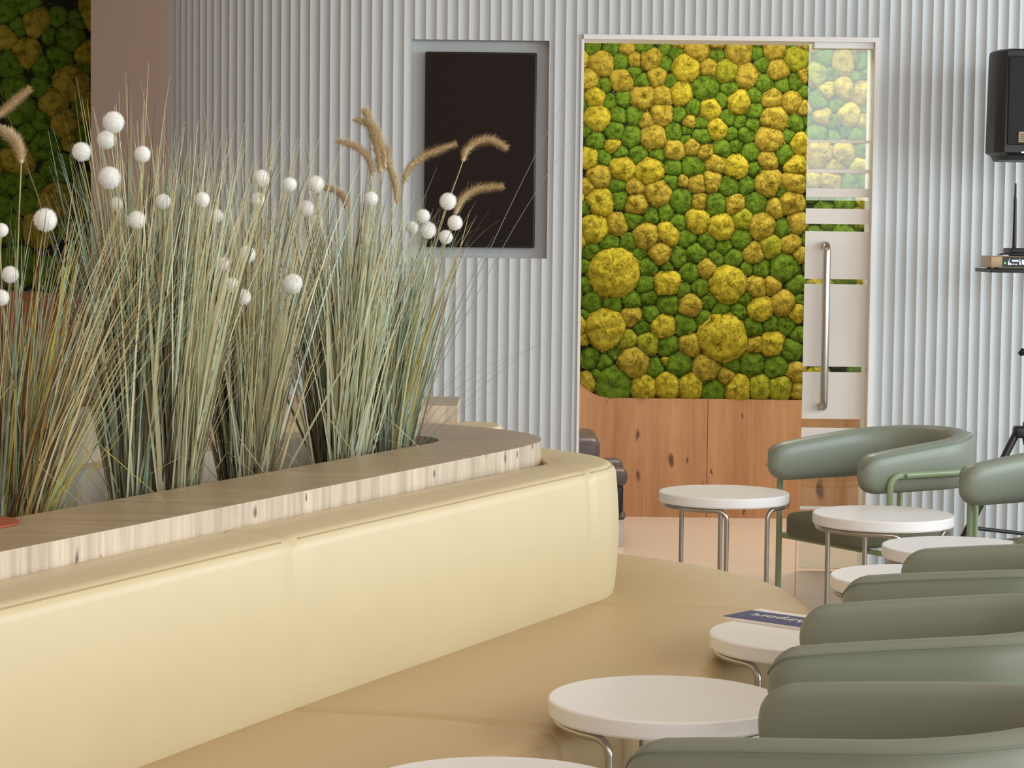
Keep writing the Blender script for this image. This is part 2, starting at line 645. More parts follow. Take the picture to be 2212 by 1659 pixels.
# low wall and window band behind the camera
g = G()
g.box((-6, -5.1, 0), (6, -5.0, 1.85))
struct(g.obj('wall_front', M['warm_paint'], smooth=False))
g = G()
for x in (-2.9, 0, 2.9, 5.8):
    g.box((x, -5.08, 1.85), (x + 0.07, -5.02, H))
g.box((-6, -5.08, 1.85), (6, -5.02, 1.9))
struct(g.obj('window_1', M['black_metal'], smooth=False))

# ------------------------------------------------------------------ moss walls
def smooth_ring(a, it=2):
    for _ in range(it):
        a = [(a[i - 1] + 2 * a[i] + a[(i + 1) % len(a)]) / 4 for i in range(len(a))]
    return a

def blob(i, seeds, D, NT=44, NR=11):
    x, z, r, c = seeds[i]
    ext = []
    neigh = [s for j, s in enumerate(seeds) if j != i and (s[0] - x) ** 2 + (s[1] - z) ** 2 < (2.6 * (r + s[2]) / 2 + 0.1) ** 2]
    for k in range(NT):
        a = 2 * pi * k / NT
        dx, dz = math.cos(a), math.sin(a)
        e = r * (1.34 + 0.10 * noise.noise(Vector((dx * 1.3 + i, dz * 1.3, 2.1))))
        for s in neigh:
            ox, oz = s[0] - x, s[1] - z
            d = math.hypot(ox, oz)
            cs = (ox * dx + oz * dz) / d
            if cs > 0.05:
                e = min(e, max(0.012, (d * d + r * r - s[2] * s[2]) / (2 * d)) / cs)
        ext.append(max(0.3 * r, e))
    ext = smooth_ring(ext, 5)
    if c != 'G':
        ext = [e * 1.07 for e in ext]
    hgt = (0.46 if c != 'G' else 0.38) * r + (0.024 if c != 'G' else 0.012)
    amp = (0.16 if c in 'YO' else 0.10) * r
    v, f = [], []
    off = Vector((i * 3.1, i * 1.7, 0))
    for m in range(NR + 1):
        rho = m / NR
        rho = math.sin(rho * pi / 2)
        hh = hgt * max(0.0, 1 - rho ** 2.7) ** 0.6
        for k in range(NT):
            a = 2 * pi * k / NT
            e = ext[k] * rho
            px, pz = math.cos(a) * e, math.sin(a) * e
            q = Vector((px, pz, hh)) / max(r, 0.03)
            n1 = noise.noise(q * 2.3 + off)
            n2 = noise.noise(q * 7.0 + off)
            n3 = noise.noise(q * 17.0 + off)
            w = hh + amp * (0.9 * n1 + 0.5 * n2 + 0.35 * n3) * (1 - rho ** 6 * 0.6)
            sc = 1 + 0.05 * n2 + 0.04 * n3
            v.append((x + px * sc, D - w, z + pz * sc))
            if m == 0:
                break
    for k in range(NT):
        f.append((0, 1 + k, 1 + (k + 1) % NT))
    for m in range(1, NR):
        for k in range(NT):
            a0 = 1 + (m - 1) * NT
            f.append((a0 + k, a0 + NT + k, a0 + NT + (k + 1) % NT, a0 + (k + 1) % NT))
    # scruffy tufts
    rr = random.Random(i * 7 + 1)
    nt = int(60000 * r * r) + 60
    c0 = Vector((x, D, z))
    for q in range(nt):
        p = Vector(v[rr.randrange(len(v))])
        nrm = Vector((p.x - x, -(0.35 * r + (D - p.y)), p.z - z)).normalized()
        d = (nrm + Vector((rr.gauss(0, .55), rr.gauss(0, .45), rr.gauss(0, .55)))).normalized()
        p = p + Vector((rr.uniform(-1, 1), 0, rr.uniform(-1, 1))) * 0.006
        sd = d.cross(Vector((rr.uniform(-1, 1), rr.uniform(-1, 1), rr.uniform(-1, 1)))).normalized() * rr.uniform(0.0016, 0.0032)
        ln = rr.uniform(0.005, 0.012) * (1.0 if c != 'G' else 0.75)
        o = len(v)
        p0 = p - d * 0.004
        v += [tuple(p0 + sd), tuple(p0 - sd), tuple(p + d * ln)]
        f.append((o, o + 1, o + 2))
    return v, f

def fill(seeds, x0, x1, z0, z1, rmin, rmax, tries=6000, ok=None, cols='GGGOOYL'):
    for _ in range(tries):
        x, z = R.uniform(x0, x1), R.uniform(z0, z1)
        r = R.uniform(rmin, rmax)
        if ok and not ok(x, z):
            continue
        if all((s[0] - x) ** 2 + (s[1] - z) ** 2 > (0.92 * (s[2] + r)) ** 2 for s in seeds):
            seeds.append((x, z, r, R.choice(cols)))

def moss_panel(name, label, seeds, D, n_parts):
    xs = [s[0] for s in seeds]
    zs = [s[1] for s in seeds]
    base = ((min(xs) + max(xs)) / 2, D, min(zs))
    root = empty(name, base, label, 'moss wall')
    g = G()
    g.box((min(xs) - 0.05, D - 0.004, min(zs) - 0.05), (max(xs) + 0.05, D + 0.02, max(zs) + 0.08))
    g.obj('backing_board', M['moss_back'], root, base=base, smooth=False)
    order = sorted(range(len(seeds)), key=lambda i: -seeds[i][2] * (1 if seeds[i][4:] == () else seeds[i][4]))
    keys = ['Y', 'O', 'L', 'G']
    for i in order[:n_parts]:
        v, f = blob(i, seeds, D)
        mesh_obj('moss_cushion', v, f, M['moss'][seeds[i][3]], root, base=base)
    rest = order[n_parts:]
    if rest:
        g = G()
        for i in rest:
            v, f = blob(i, seeds, D)
            g.add(v, f, keys.index(seeds[i][3]))
        o = g.obj('moss_cushions', [M['moss'][k] for k in keys], root, base=base)
        o['kind'] = 'stuff'
    return root

Z1 = 3.0157
A_ = """180,150,45,G 305,155,45,G 405,165,40,O 520,150,55,G 460,235,45,O 560,230,70,O 245,258,75,O 365,250,55,G 660,165,40,G
725,190,45,G 655,260,45,G 735,130,40,O 865,175,80,O 995,130,50,O 995,205,50,G 1135,175,90,O 1255,190,45,G 1260,130,35,G 1370,165,75,O
1510,225,80,L 1460,130,35,G 1545,140,45,O 1290,265,45,G 1395,300,70,O 795,285,90,Y 940,290,60,O 1055,310,75,L 1185,340,70,O 160,370,60,O
255,405,45,G 375,370,70,O 450,325,45,G 505,380,50,G 605,345,60,O 685,375,40,G 915,420,90,G 1075,425,50,G 1305,395,55,G 1425,400,50,G 1500,385,50,G
1565,340,40,O 200,480,65,Y 290,510,45,G 380,490,50,G 510,480,75,O 640,480,65,O 760,460,70,Y 845,545,55,G 945,555,70,Y 1025,500,45,G
1140,515,75,Y 1240,475,50,G 1235,570,55,G 1355,490,65,O 1480,510,65,O 1560,445,35,G 1565,555,45,O 215,620,85,Y 345,605,55,G 455,600,55,G
635,590,70,O 745,595,45,G 535,635,45,O 815,645,40,O 890,655,45,G 1000,690,65,Y 1065,620,50,G 1145,645,45,G 1365,625,85,O 1505,645,55,G
1220,670,55,G 140,700,40,G 320,700,70,G 205,760,60,G 435,745,70,G 575,745,80,O 715,710,55,G 795,700,35,G 795,755,35,G 890,740,65,G
1090,720,45,G 1185,720,60,G 1335,750,90,O 1460,730,40,G 1535,785,60,Y 315,795,50,Y 165,880,60,Y 250,880,50,G 365,845,50,G 480,855,65,G
600,860,50,G 715,830,65,O 840,800,60,O 915,835,55,O 1025,820,60,G 1120,800,45,G 1210,840,60,G 985,910,60,O 1325,890,60,O 1430,850,60,G 375,945,80,Y
555,960,90,Y 705,940,60,G 835,935,75,G 1125,935,75,Y 1240,950,45,G 1510,930,65,Y 230,1000,75,O 345,1055,55,G 150,1065,45,O 695,1030,50,G
775,1030,35,O 870,1040,65,O 955,1030,65,O 1070,1065,65,G 1190,1060,55,G 1325,1045,85,O 1500,1040,75,O 1410,1090,40,G 455,1075,55,O 610,1105,85,O
365,1145,60,G 230,1160,85,Y 760,1150,75,G 880,1160,50,O 985,1180,75,G 1110,1180,60,O 1250,1170,75,G 1370,1205,55,O 1480,1165,75,O
465,1180,75,O 135,1200,40,G 450,1275,60,G 565,1255,50,G 655,1235,50,G 345,1310,60,O 195,1340,85,Y 745,1305,50,G 865,1290,75,Y 1020,1330,85,Y
1165,1275,65,L 1285,1320,85,O 1425,1340,55,G 1520,1300,60,O 530,1390,85,O 675,1375,70,Y 800,1400,55,G 930,1425,55,G 1040,1460,50,G
1150,1410,65,G 1345,1455,70,L 1470,1440,60,O 295,1440,60,G 420,1430,55,G 170,1490,55,G 1235,1500,65,O 320,1625,165,Y 490,1500,45,G
620,1500,75,O 740,1525,60,G 860,1500,70,G 985,1530,50,G 1100,1530,60,G 545,1580,60,G 925,1590,60,O 820,1620,60,G 1430,1590,95,G
1190,1600,40,G 1280,1600,55,G 1530,1510,45,O 130,1580,40,G
1690,220,55,G 1640,330,70,L 1820,260,75,O 1930,240,55,G 1740,330,45,G 1820,430,75,O 1720,440,55,Y 1950,450,80,O 1650,510,65,G 1780,520,50,G
1850,600,75,Y 1680,610,60,O 1765,645,50,G 1650,720,70,G 1830,700,40,G 1910,740,60,G 1750,740,50,G 1960,640,50,O 1660,850,90,O 1820,850,80,O
1940,840,60,G 1920,920,60,Y 1760,930,60,O 1610,1020,50,Y 1740,1020,60,O 1860,1040,60,G 1950,1020,50,G"""
B_ = """530,50,60,G 670,45,85,Y 765,85,50,G 890,75,60,G 1065,45,120,Y 1250,60,65,O 1350,50,50,O 140,50,45,G 180,160,65,G 310,170,60,G
435,150,60,G 550,125,55,G 675,165,75,G 820,180,75,O 940,150,55,G 1180,135,45,G 1270,210,80,Y 1430,170,75,O 1510,230,55,Y 1540,140,30,G
130,240,30,G 265,330,130,Y 440,250,60,O 560,235,55,G 500,325,50,G 640,320,75,Y 785,310,70,G 910,270,55,G 1020,220,60,G 1135,230,60,G
1215,330,75,G 1345,305,50,G 1445,310,55,G 125,400,35,O 410,410,60,L 540,430,70,L 675,450,70,G 815,440,70,O 1030,390,165,Y 1235,430,60,O
1355,430,75,Y 1475,470,65,G 1525,370,45,G 165,530,60,G 260,560,55,G 330,500,40,G 445,550,105,O 585,590,60,G 745,565,90,G 925,590,90,O
1090,570,55,G 1220,560,80,G 1380,585,75,G 1050,640,60,O 1510,620,55,O 150,680,55,O 215,640,40,G 315,695,120,G 515,710,75,Y 670,695,80,Y
820,700,80,Y 970,735,75,G 1130,720,80,Y 1270,715,70,L 1410,715,75,L 1520,740,45,O 660,540,25,Y"""
seeds = []
px2m = REAR_D / F_PX
for txt, oy in ((A_, 50), (B_, 600)):
    for it in txt.split():
        a, b, r, c = it.split(',')
        q = P(1220 + float(a) / Z1, oy + float(b) / Z1, REAR_D - 0.05)
        seeds.append((q.x, q.z, float(r) / Z1 * px2m * 0.97, c))
mz0 = P(1500, 858, REAR_D - 0.05).z
fill(seeds, 0.12, 2.25, mz0 + 0.05, 2.78, 0.045, 0.085)
fill(seeds, 0.2, 2.2, mz0 + 0.03, 2.7, 0.024, 0.05, tries=9000, cols='GGGGO')
# keep the lowest cushions above the oak panel
seeds = [(x, max(z, mz0 + 0.75 * r), r, c) for (x, z, r, c) in seeds]
moss_panel('moss_wall_panel', 'bright yellow and green moss cushion wall seen through the doorway', seeds, REAR_D - 0.02, 100)

# oak panelling below the moss, its top edge swinging up on the left
def oak_panel(name, label, top, D, mat, th=0.04):
    g = G()
    n = len(top)
    v = []
    for (x, z) in top:
        v += [(x, D - th, 0), (x, D - th, z), (x, D, z), (x, D, 0)]
    f = []
    for i in range(n - 1):
        a, b = 4 * i, 4 * i + 4
        f += [(a, b, b + 1, a + 1), (a + 1, b + 1, b + 2, a + 2), (a + 3, a + 2, b + 2, b + 3)]
    f += [(0, 1, 2, 3), (4 * n - 4, 4 * n - 1, 4 * n - 2, 4 * n - 3)]
    g.add(v, f)
    c = (sum(p[0] for p in top) / n, D, 0)
    o = g.obj(name, mat, base=c, smooth=False)
    return tag(o, label, 'wall panel')

top = []
for (x, y) in ((1180, 740), (1215, 790), (1240, 818), (1256, 832), (1268, 842), (1280, 850), (1295, 856), (1312, 859), (1345, 860), (1529, 862)):
    q = P(x, y, REAR_D - 0.06)
    top.append((q.x, q.z))
split = top[-1][0]
oak_panel('oak_wainscot', 'oak panel under the moss wall, its top edge swinging up at one end', top, REAR_D - 0.02, M['oak_warm'])
q = P(1745, 865, REAR_D - 0.06)
oak_panel('oak_wainscot', 'oak panel under the moss wall, partly seen through the striped glass door', [(split + 0.003, top[-1][1]), (2.3, q.z)], REAR_D - 0.02, M['oak_warm'])

# shaded moss wall far left
L_ = """235,140,90,O 385,110,60,G 640,80,100,O 520,130,60,G 460,255,95,G 330,240,50,G 160,365,90,O 590,370,75,O 395,380,80,G 490,565,120,O
640,740,115,O 360,700,85,O 275,450,65,G 60,430,90,G 430,840,90,O 120,750,95,G 265,830,65,G 300,1000,110,G 380,1375,125,O 100,1090,110,O
90,600,85,G 375,1150,110,G 160,1370,80,G 470,970,50,O 580,920,75,G 640,1050,55,O 70,1240,90,G 240,1255,60,G 450,1540,80,G 60,1560,90,G
560,1260,80,G 610,1420,80,G 250,1560,100,O 180,20,80,G 30,250,70,O 110,180,60,G 560,470,50,G 260,590,60,G 60,950,70,G 180,900,60,G 640,560,40,G 540,730,50,G"""
seeds2 = []
LD = REAR_D + 0.26
for it in L_.split():
    a, b, r, c = it.split(',')
    q = P(float(a) / 3.16, float(b) / 3.16, LD - 0.05)
    seeds2.append((q.x, q.z, float(r) / 3.16 * LD / F_PX * 0.97, c))
lz0 = P(150, 634, LD - 0.05).z
fill(seeds2, -3.3, -1.6, lz0 + 0.06, 3.5, 0.06, 0.11, ok=None, cols='GGGO')
seeds2 = [(x, max(z, lz0 + 0.75 * r), r, c) for (x, z, r, c) in seeds2]
moss_panel('moss_wall_panel', 'dark shaded moss cushion wall beyond the smooth end of the fluted wall', seeds2, LD, 100)
o = oak_panel('oak_wainscot', 'reddish oak panel under the dark shaded moss wall', [(-3.6, lz0), (-1.5, lz0)], LD, M['oak_rust'])

# ------------------------------------------------------------------ wall display in the niche
a, b = P(915, 533, WALL_D + 0.03), P(1160, 114, WALL_D + 0.03)
root = empty('wall_display', ((a.x + b.x) / 2, yb, a.z), 'switched-off dark portrait screen set in the wall niche', 'screen')
base = tuple(root.location)
g = G()
g.rbox((a.x, WALL_D + 0.03, a.z), (b.x, yb - 0.001, b.z), 0.006)
g.obj('bezel', M['bezel'], root, base=base, sharp=40)
g = G()
g.box((a.x + 0.008, WALL_D + 0.027, a.z + 0.008), (b.x - 0.008, WALL_D + 0.031, b.z - 0.008))
g.obj('screen_panel', M['screen'], root, base=base, smooth=False)

# ------------------------------------------------------------------ sliding glass door
DD = WALL_D + 0.05
gl_x = P(1740, 480, DD).x
gr_x = door_r - 0.002
gt = P(1800, 84, DD).z
door = empty('door_1', (gl_x, DD, 0), 'half-open sliding glass door with frosted white stripes', 'door')
door['kind'] = 'structure'
db = tuple(door.location)
g = G()
g.box((gl_x, DD, 0.012), (gr_x, DD + 0.01, gt))
g.obj('glass_pane', M['glass'], door, base=db, smooth=False)
g = G()
g.box((gl_x + 0.02, DD - 0.035, P(1815, 106, DD).z), (gr_x, DD + 0.022, P(1815, 86, DD).z))
g.obj('top_rail', M['white_paint'], door, base=db, smooth=False)
for (ya, yb_) in ((303, 309), (366, 374), (407, 426), (451, 484), (500, 603), (614, 792), (804, 905), (924, 1000), (1094, 1101)):
    z1_, z0_ = P(1808, ya, DD).z, P(1808, yb_, DD).z
    g = G()
    g.box((gl_x, DD - 0.003, z0_), (P(1876, 600, DD).x, DD - 0.0005, z1_))
    g.obj('frosted_band', M['frost'], door, base=db, smooth=False)
hz1, hz0 = P(1785, 530, DD - 0.06).z, P(1785, 880, DD - 0.06).z
hx = P(1783, 700, DD - 0.06).x
g = G()
hp = [(hx, DD, hz0), (hx, DD - 0.03, hz0)]
for k in range(1, 6):
    a_ = k / 5 * pi / 2
    hp.append((hx, DD - 0.03 - 0.03 * math.sin(a_), hz0 + 0.03 * (1 - math.cos(a_))))
for k in range(0, 6):
    a_ = k / 5 * pi / 2
    hp.append((hx, DD - 0.03 - 0.03 * math.cos(a_), hz1 - 0.03 + 0.03 * math.sin(a_)))
hp.append((hx, DD, hz1))
g.tube(hp, 0.0175, 16)
g.obj('handle', M['steel'], door, base=db, sharp=50)

# ------------------------------------------------------------------ curved banquette
CEN = Vector((-0.49, 6.84))
UU = Vector((0.405, 0.914)).normalized()
NN = Vector((UU.y, -UU.x))
def pa(perp, along):
    return CEN + NN * perp + UU * along
SEAT_Z, BACK_Z, CAP_Z = 0.43, 0.81, 0.862

def V2(l):
    return [Vector(p) for p in l]
back_pts = V2([(-1.72, 2.1), (-1.3, 3.05), (-0.892, 3.97), (-0.465, 4.94), (-0.118, 5.68), (0.232, 6.42), (0.296, 6.57), (0.312, 6.72), (0.27, 6.90), (0.14, 7.10), (0.0, 7.27), (-0.18, 7.40)])
seat_pts = V2([(-1.22, 2.1), (-0.84, 3.05), (-0.38, 3.9), (0.118, 4.755), (0.50, 5.45), (0.75, 5.95), (0.845, 6.29), (0.865, 6.56), (0.82, 6.84), (0.70, 7.11), (0.56, 7.31), (0.36, 7.50), (0.16, 7.62)])
bench = empty('curved_banquette', (-0.2, 5.6, 0), 'long cream leather banquette curving around the grass planter', 'bench seat')
bb = tuple(bench.location)

def between(pts, i0, i1, n, per=10):
    full = catmull(pts, per)
    return resample(full[i0 * per:i1 * per + 1], n)

def backrest_seg(i0, i1, n):
    path = between(back_pts, i0, i1, n)
    nr = normals2d(path)
    L = sum((path[k + 1] - path[k]).length for k in range(n - 1))
    rings = []
    s = 0.0
    T = 0.205
    r = 0.035
    for k in range(n):
        if k:
            s += (path[k] - path[k - 1]).length
        e = min(s, L - s)
        ins = 0.008 * max(0, 1 - e / 0.018) ** 2       # puckers towards the seams
        p, q = path[k], nr[k]
        sec = [(0.012, SEAT_Z - 0.02), (0.003, SEAT_Z + 0.02)]
        for j in range(1, 6):
            t_ = j / 6
            sec.append((0.003 - 0.010 * math.sin(pi * t_), SEAT_Z + 0.02 + (BACK_Z - r - SEAT_Z - 0.02) * t_))
        for j in range(0, 7):
            a_ = j / 6 * pi / 2
            sec.append((0.003 + r * (1 - math.cos(a_)), BACK_Z - r + r * math.sin(a_)))
        sec.append((T * 0.5, BACK_Z + 0.006))
        for j in range(0, 5):
            a_ = j / 4 * pi / 2
            sec.append((T - 0.02 + 0.02 * math.sin(a_), BACK_Z - 0.02 + 0.02 * math.cos(a_)))
        sec.append((T, SEAT_Z - 0.02))
        rings.append([(p.x - q.x * (d + ins * (1 if d < T / 2 else 0)), p.y - q.y * (d + ins * (1 if d < T / 2 else 0)), z - ins * 0.8 * (1 if z > 0.6 else 0)) for d, z in sec])
    g = G()
    g.loft(rings)
    o = g.obj('back_cushion', M['leather'], bench, base=bb, sharp=60)
    # stitched seam along the top front edge
    g = G()
    pts = [(p.x - q.x * 0.0145, p.y - q.y * 0.0145, BACK_Z - 0.0085) for p, q in zip(path, nr)][1:-1]
    g.tube(pts, 0.0016, 6)
    g.obj('seam', M['seam'], o, base=bb)
    return path

def ends_dense(n):
    return n

backrest_seg(0, 3, 70)
backrest_seg(3, 5, 60)
backrest_seg(5, 11, 60)

def seat_seg(b0, b1, s0, s1, n):
    pin = between(back_pts, b0, b1, n)
    pout = between(seat_pts, s0, s1, n)
    nr = normals2d(pout)
    L = sum((pout[k + 1] - pout[k]).length for k in range(n - 1))
    rings = []
    s = 0
    r = 0.04
    for k in range(n):
        if k:
            s += (pout[k] - pout[k - 1]).length
        e = min(s, L - s)
        ins = 0.010 * max(0, 1 - e / 0.025) ** 2
        a_, b_, q = pin[k], pout[k], nr[k]
        w = (b_ - a_)
        ring = []
        for z in (0.262, 0.30, 0.345, SEAT_Z - r):
            bul = 0.006 * math.sin(pi * min(1, max(0, (z - 0.262) / 0.13)))
            ring.append((b_.x + q.x * (bul - ins), b_.y + q.y * (bul - ins), z))
        for j in range(1, 7):
            t_ = j / 6 * pi / 2
            d = r * (1 - math.cos(t_)) + ins
            ring.append((b_.x - q.x * d, b_.y - q.y * d, SEAT_Z - r + r * math.sin(t_) - ins))
        for t_ in (0.82, 0.6, 0.4, 0.2, 0.05):
            c = a_ + w * t_
            ring.append((c.x, c.y, SEAT_Z + 0.008 * math.sin(pi * t_) - ins * 0.7))
        c = a_ - w.normalized() * 0.08
        ring.append((c.x, c.y, SEAT_Z - 0.01))
        ring.append((c.x, c.y, 0.262))
        rings.append(ring)
    g = G()
    g.loft(rings)
    o = g.obj('seat_cushion', M['seat_leather'], bench, base=bb, sharp=60)
    g = G()
    pts = [(p.x - q.x * 0.006, p.y - q.y * 0.006, SEAT_Z - 0.022) for p, q in zip(pout, nr)][1:-1]
    g.tube(pts, 0.0016, 6)
    g.obj('seam', M['seam'], o, base=bb)

seat_seg(0, 3, 0, 3, 80)
seat_seg(3, 5, 3, 6, 80)
seat_seg(5, 11, 6, 12, 70)
# plinth
full_o = catmull(seat_pts, 8)
full_i = catmull(back_pts, 8)
no = normals2d(full_o)
g = G()
outl = [(p.x - q.x * 0.05, p.y - q.y * 0.05) for p, q in zip(full_o, no)] + [(p.x + 0.02, p.y) for p in reversed(full_i)]
v, f = prism(outl, 0, 0.262)
g.add(v, f)
g.obj('plinth', M['oak_pale'], bench, base=bb, smooth=False)

# ------------------------------------------------------------------ planter with oak cap
cap_near = [pa(0.605, -5.2), pa(0.60, -2.5), pa(0.595, -0.2)]
cap_end = catmull([pa(0.595, -0.2), pa(0.588, -0.02), pa(0.56, 0.16), pa(0.47, 0.33), pa(0.30, 0.47), pa(0.06, 0.55), (pa(-0.12, 0.54)), pa(-0.2, 0.46)], 8)
outline = [tuple(p) for p in cap_near[:-1]] + [tuple(p) for p in cap_end] + [tuple(pa(-0.21, 0.3)), tuple(pa(-0.21, -5.2))]
OC, OR = 0.10, 0.21
A_END = -0.065
A_START = -2.36
hole = [pa(OC + OR, A_START + 0.1)]
for k in range(17):
    a_ = k / 16 * pi
    hole.append(pa(OC + OR * math.cos(a_), A_END + OR * math.sin(a_)))
hole.append(pa(OC - OR, A_START + 0.1))
for k in range(1, 8):
    a_ = pi / 2 * k / 8
    hole.append(pa(OC - OR + 0.1 * (1 - math.cos(a_)), A_START + 0.1 - 0.1 * math.sin(a_)))
for k in range(1, 8):
    a_ = pi / 2 * k / 8
    hole.append(pa(OC + OR - 0.1 + 0.1 * math.sin(a_), A_START + 0.1 * (1 - math.cos(a_))))
hole = [tuple(p) for p in hole]
planter = empty('grass_planter', (-0.8, 6.0, 0), 'long oak-capped planter box holding the tall grasses', 'planter')
pb = tuple(planter.location)
v, f = prism(outline, 0.0, CAP_Z, [hole])
# top faces carry the horizontal grain and the painted darker tone
fm = []
for q in f:
    zs = [v[i][2] for i in q]
    fm.append(1 if min(zs) > CAP_Z - 1e-4 else 0)
mesh_obj('planter_body', v, f, [M['oak_pale'], M['oak_top']], planter, smooth=True, sharp=30, base=pb, fmat=fm)
g = G()
inner = [Vector(h) for h in hole]
c0 = sum(inner, Vector((0, 0))) / len(inner)
v, f = prism([tuple(p) for p in inner], 0.50, 0.735)
g.add(v, f)
g.obj('soil', M['soil'], planter, base=pb, smooth=False)
# raised oak board along the far side
g = G()
bo = [tuple(pa(-0.212, -5.2)), tuple(pa(-0.212, -0.45)), tuple(pa(-0.26, -0.45)), tuple(pa(-0.26, -5.2))]
v, f = prism(bo, 0, 1.005)
g.add(v, f)
g.obj('back_board', M['oak_pale'], planter, base=pb, smooth=False)

cpt = PZ(-84, 1131, CAP_Z)
g = G()
g.lathe([(0.118, 0), (0.12, 0.001), (0.12, 0.003), (0.116, 0.004)], 48, c=(0, 0, 0))
o = g.obj('copper_disc', M['copper'], base=(0, 0, 0))
o.location = (cpt.x, cpt.y, CAP_Z + 0.0003)
tag(o, 'round copper disc lying on the oak planter cap', 'disc')

# second, farther bench unit behind the planter
far = empty('far_bench', (-0.6, 8.05, 0), 'far oak box with a cream leather cushion, half hidden behind the grasses', 'bench seat')
fb = tuple(far.location)
xr = P(987, 890, 8.03).x
v, f = prism([(-1.25, 8.04), (xr, 8.04), (xr, 8.5), (-1.25, 8.5)], 0, 0.868)
fm = [1 if min(v[i][2] for i in q) > 0.867 else 0 for q in f]
mesh_obj('oak_box', v, f, [M['oak_pale'], M['oak_top']], far, smooth=False, base=fb, fmat=fm)
xl = P(1088, 925, 7.9).x
ol = [(-1.05, 7.76)] + [(xl - 0.14 + 0.14 * math.sin(k / 8 * pi / 2), 7.90 - 0.14 * math.cos(k / 8 * pi / 2)) for k in range(9)] + \
     [(xl - 0.12 + 0.12 * math.cos(k / 8 * pi / 2), 7.98 + 0.12 * math.sin(k / 8 * pi / 2)) for k in range(9)] + [(xr + 0.004, 8.1), (xr + 0.004, 8.035), (-1.05, 8.035)]
v, f = prism(ol, 0.0, BACK_Z)
me = mesh_obj('back_cushion', v, f, M['leather'], far, smooth=True, base=fb, sharp=50)
bv = me.modifiers.new('soft', 'BEVEL')
bv.width = 0.025
bv.segments = 4
bv.limit_method = 'ANGLE'

# ------------------------------------------------------------------ grasses
PAL = {
    'sage': [(236, 240, 206), (246, 247, 222), (206, 208, 166), (172, 168, 126), (240, 242, 214), (224, 226, 186), (224, 216, 172)],
    'dark': [(150, 142, 104), (122, 112, 78), (172, 168, 128), (98, 86, 60), (196, 196, 156), (140, 126, 92)],
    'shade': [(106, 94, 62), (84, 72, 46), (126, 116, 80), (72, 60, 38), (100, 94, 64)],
    'teal': [(160, 196, 178), (140, 184, 170), (192, 212, 188), (170, 172, 134), (130, 150, 124), (180, 216, 200)],
    'ochre': [(176, 140, 66), (198, 176, 84), (150, 110, 60), (206, 196, 130), (132, 160, 136), (120, 84, 48), (214, 206, 100), (188, 164, 120)],
    'straw': [(214, 200, 150), (196, 178, 128), (226, 214, 172)],
}

def add_blade(acc, base, tip_dir, length, droop, width, col, facing, segs=9, bend=None):
    """acc: (verts, faces, cols); ribbon from base, leaning along tip_dir, drooping towards its tip"""
    v, f, cols = acc
    o = len(v)
    d = Vector(tip_dir).normalized()
    horiz = Vector((d.x, d.y, 0))
    if horiz.length < 1e-4:
        horiz = Vector((R.uniform(-1, 1), R.uniform(-1, 1), 0))
    horiz.normalize()
    p = Vector(base)
    step = length / segs
    side = Vector((math.cos(facing), math.sin(facing), 0))
    for i in range(segs + 1):
        t = i / segs
        w = width * (1 - t) ** 0.8 * (0.8 + 0.2 * min(1, t * 4)) + 0.0006
        cc = col(t)
        for sgn in (-1, 1):
            v.append(tuple(p + side * sgn * w / 2))
            cols.append(cc)
        dd = (d + horiz * droop * t * t * 1.6 + Vector((0, 0, -1)) * droop * t ** 3 * 1.4)
        if bend and t > bend[0]:
            dd = Vector(bend[1])
        p = p + dd.normalized() * step
    for i in range(segs):
        a = o + 2 * i
        f.append((a, a + 1, a + 3, a + 2))

def lcol(c):
    return lin(*c)[:3]

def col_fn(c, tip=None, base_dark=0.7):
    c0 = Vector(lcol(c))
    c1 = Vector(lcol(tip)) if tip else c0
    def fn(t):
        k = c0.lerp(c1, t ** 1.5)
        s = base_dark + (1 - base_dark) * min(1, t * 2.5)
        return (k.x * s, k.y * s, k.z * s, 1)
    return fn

def blades_obj(name, acc, parent, base):
    v, f, cols = acc
    me = bpy.data.meshes.new(name)
    b = Vector(base)
    me.from_pydata([tuple(Vector(p) - b) for p in v], [], f)
    me.materials.append(M['blade'])
    ca = me.color_attributes.new('Col', 'FLOAT_COLOR', 'POINT')
    ca.data.foreach_set('color', [x for c in cols for x in c])
    me.polygons.foreach_set('use_smooth', [True] * len(me.polygons))
    o = bpy.data.objects.new(name, me)
    C.objects.link(o)
    o.parent = parent
    return o

# pompom mesh shared by every seed head
def pompom_mesh():
    bm = bmesh.new()
    bmesh.ops.create_icosphere(bm, subdivisions=3, radius=0.84)
    v = [x.co.copy() for x in bm.verts]
    bm.verts.index_update()
    f = [tuple(x.index for x in q.verts) for q in bm.faces]
    bm.free()
    rr = random.Random(3)
    n = 3200
    for i in range(n):
        z = 1 - 2 * (i + 0.5) / n
        a = i * 2.399963
        r = math.sqrt(1 - z * z)
        d = Vector((r * math.cos(a), r * math.sin(a), z))
        d = (d + Vector((rr.gauss(0, .12), rr.gauss(0, .12), rr.gauss(0, .12)))).normalized()
        s = d.cross(Vector((rr.uniform(-1, 1), rr.uniform(-1, 1), rr.uniform(-1, 1)))).normalized() * 0.022
        k = rr.uniform(0.90, 1.10)
        o = len(v)
        v += [d * 0.72 + s, d * 0.72 - s, d * k]
        f.append((o, o + 1, o + 2))
    me = bpy.data.meshes.new('flower_head')
    me.from_pydata([tuple(p) for p in v], [], f)
    me.materials.append(M['pompom'])
    me.polygons.foreach_set('use_smooth', [True] * len(me.polygons))
    return me
POM = pompom_mesh()

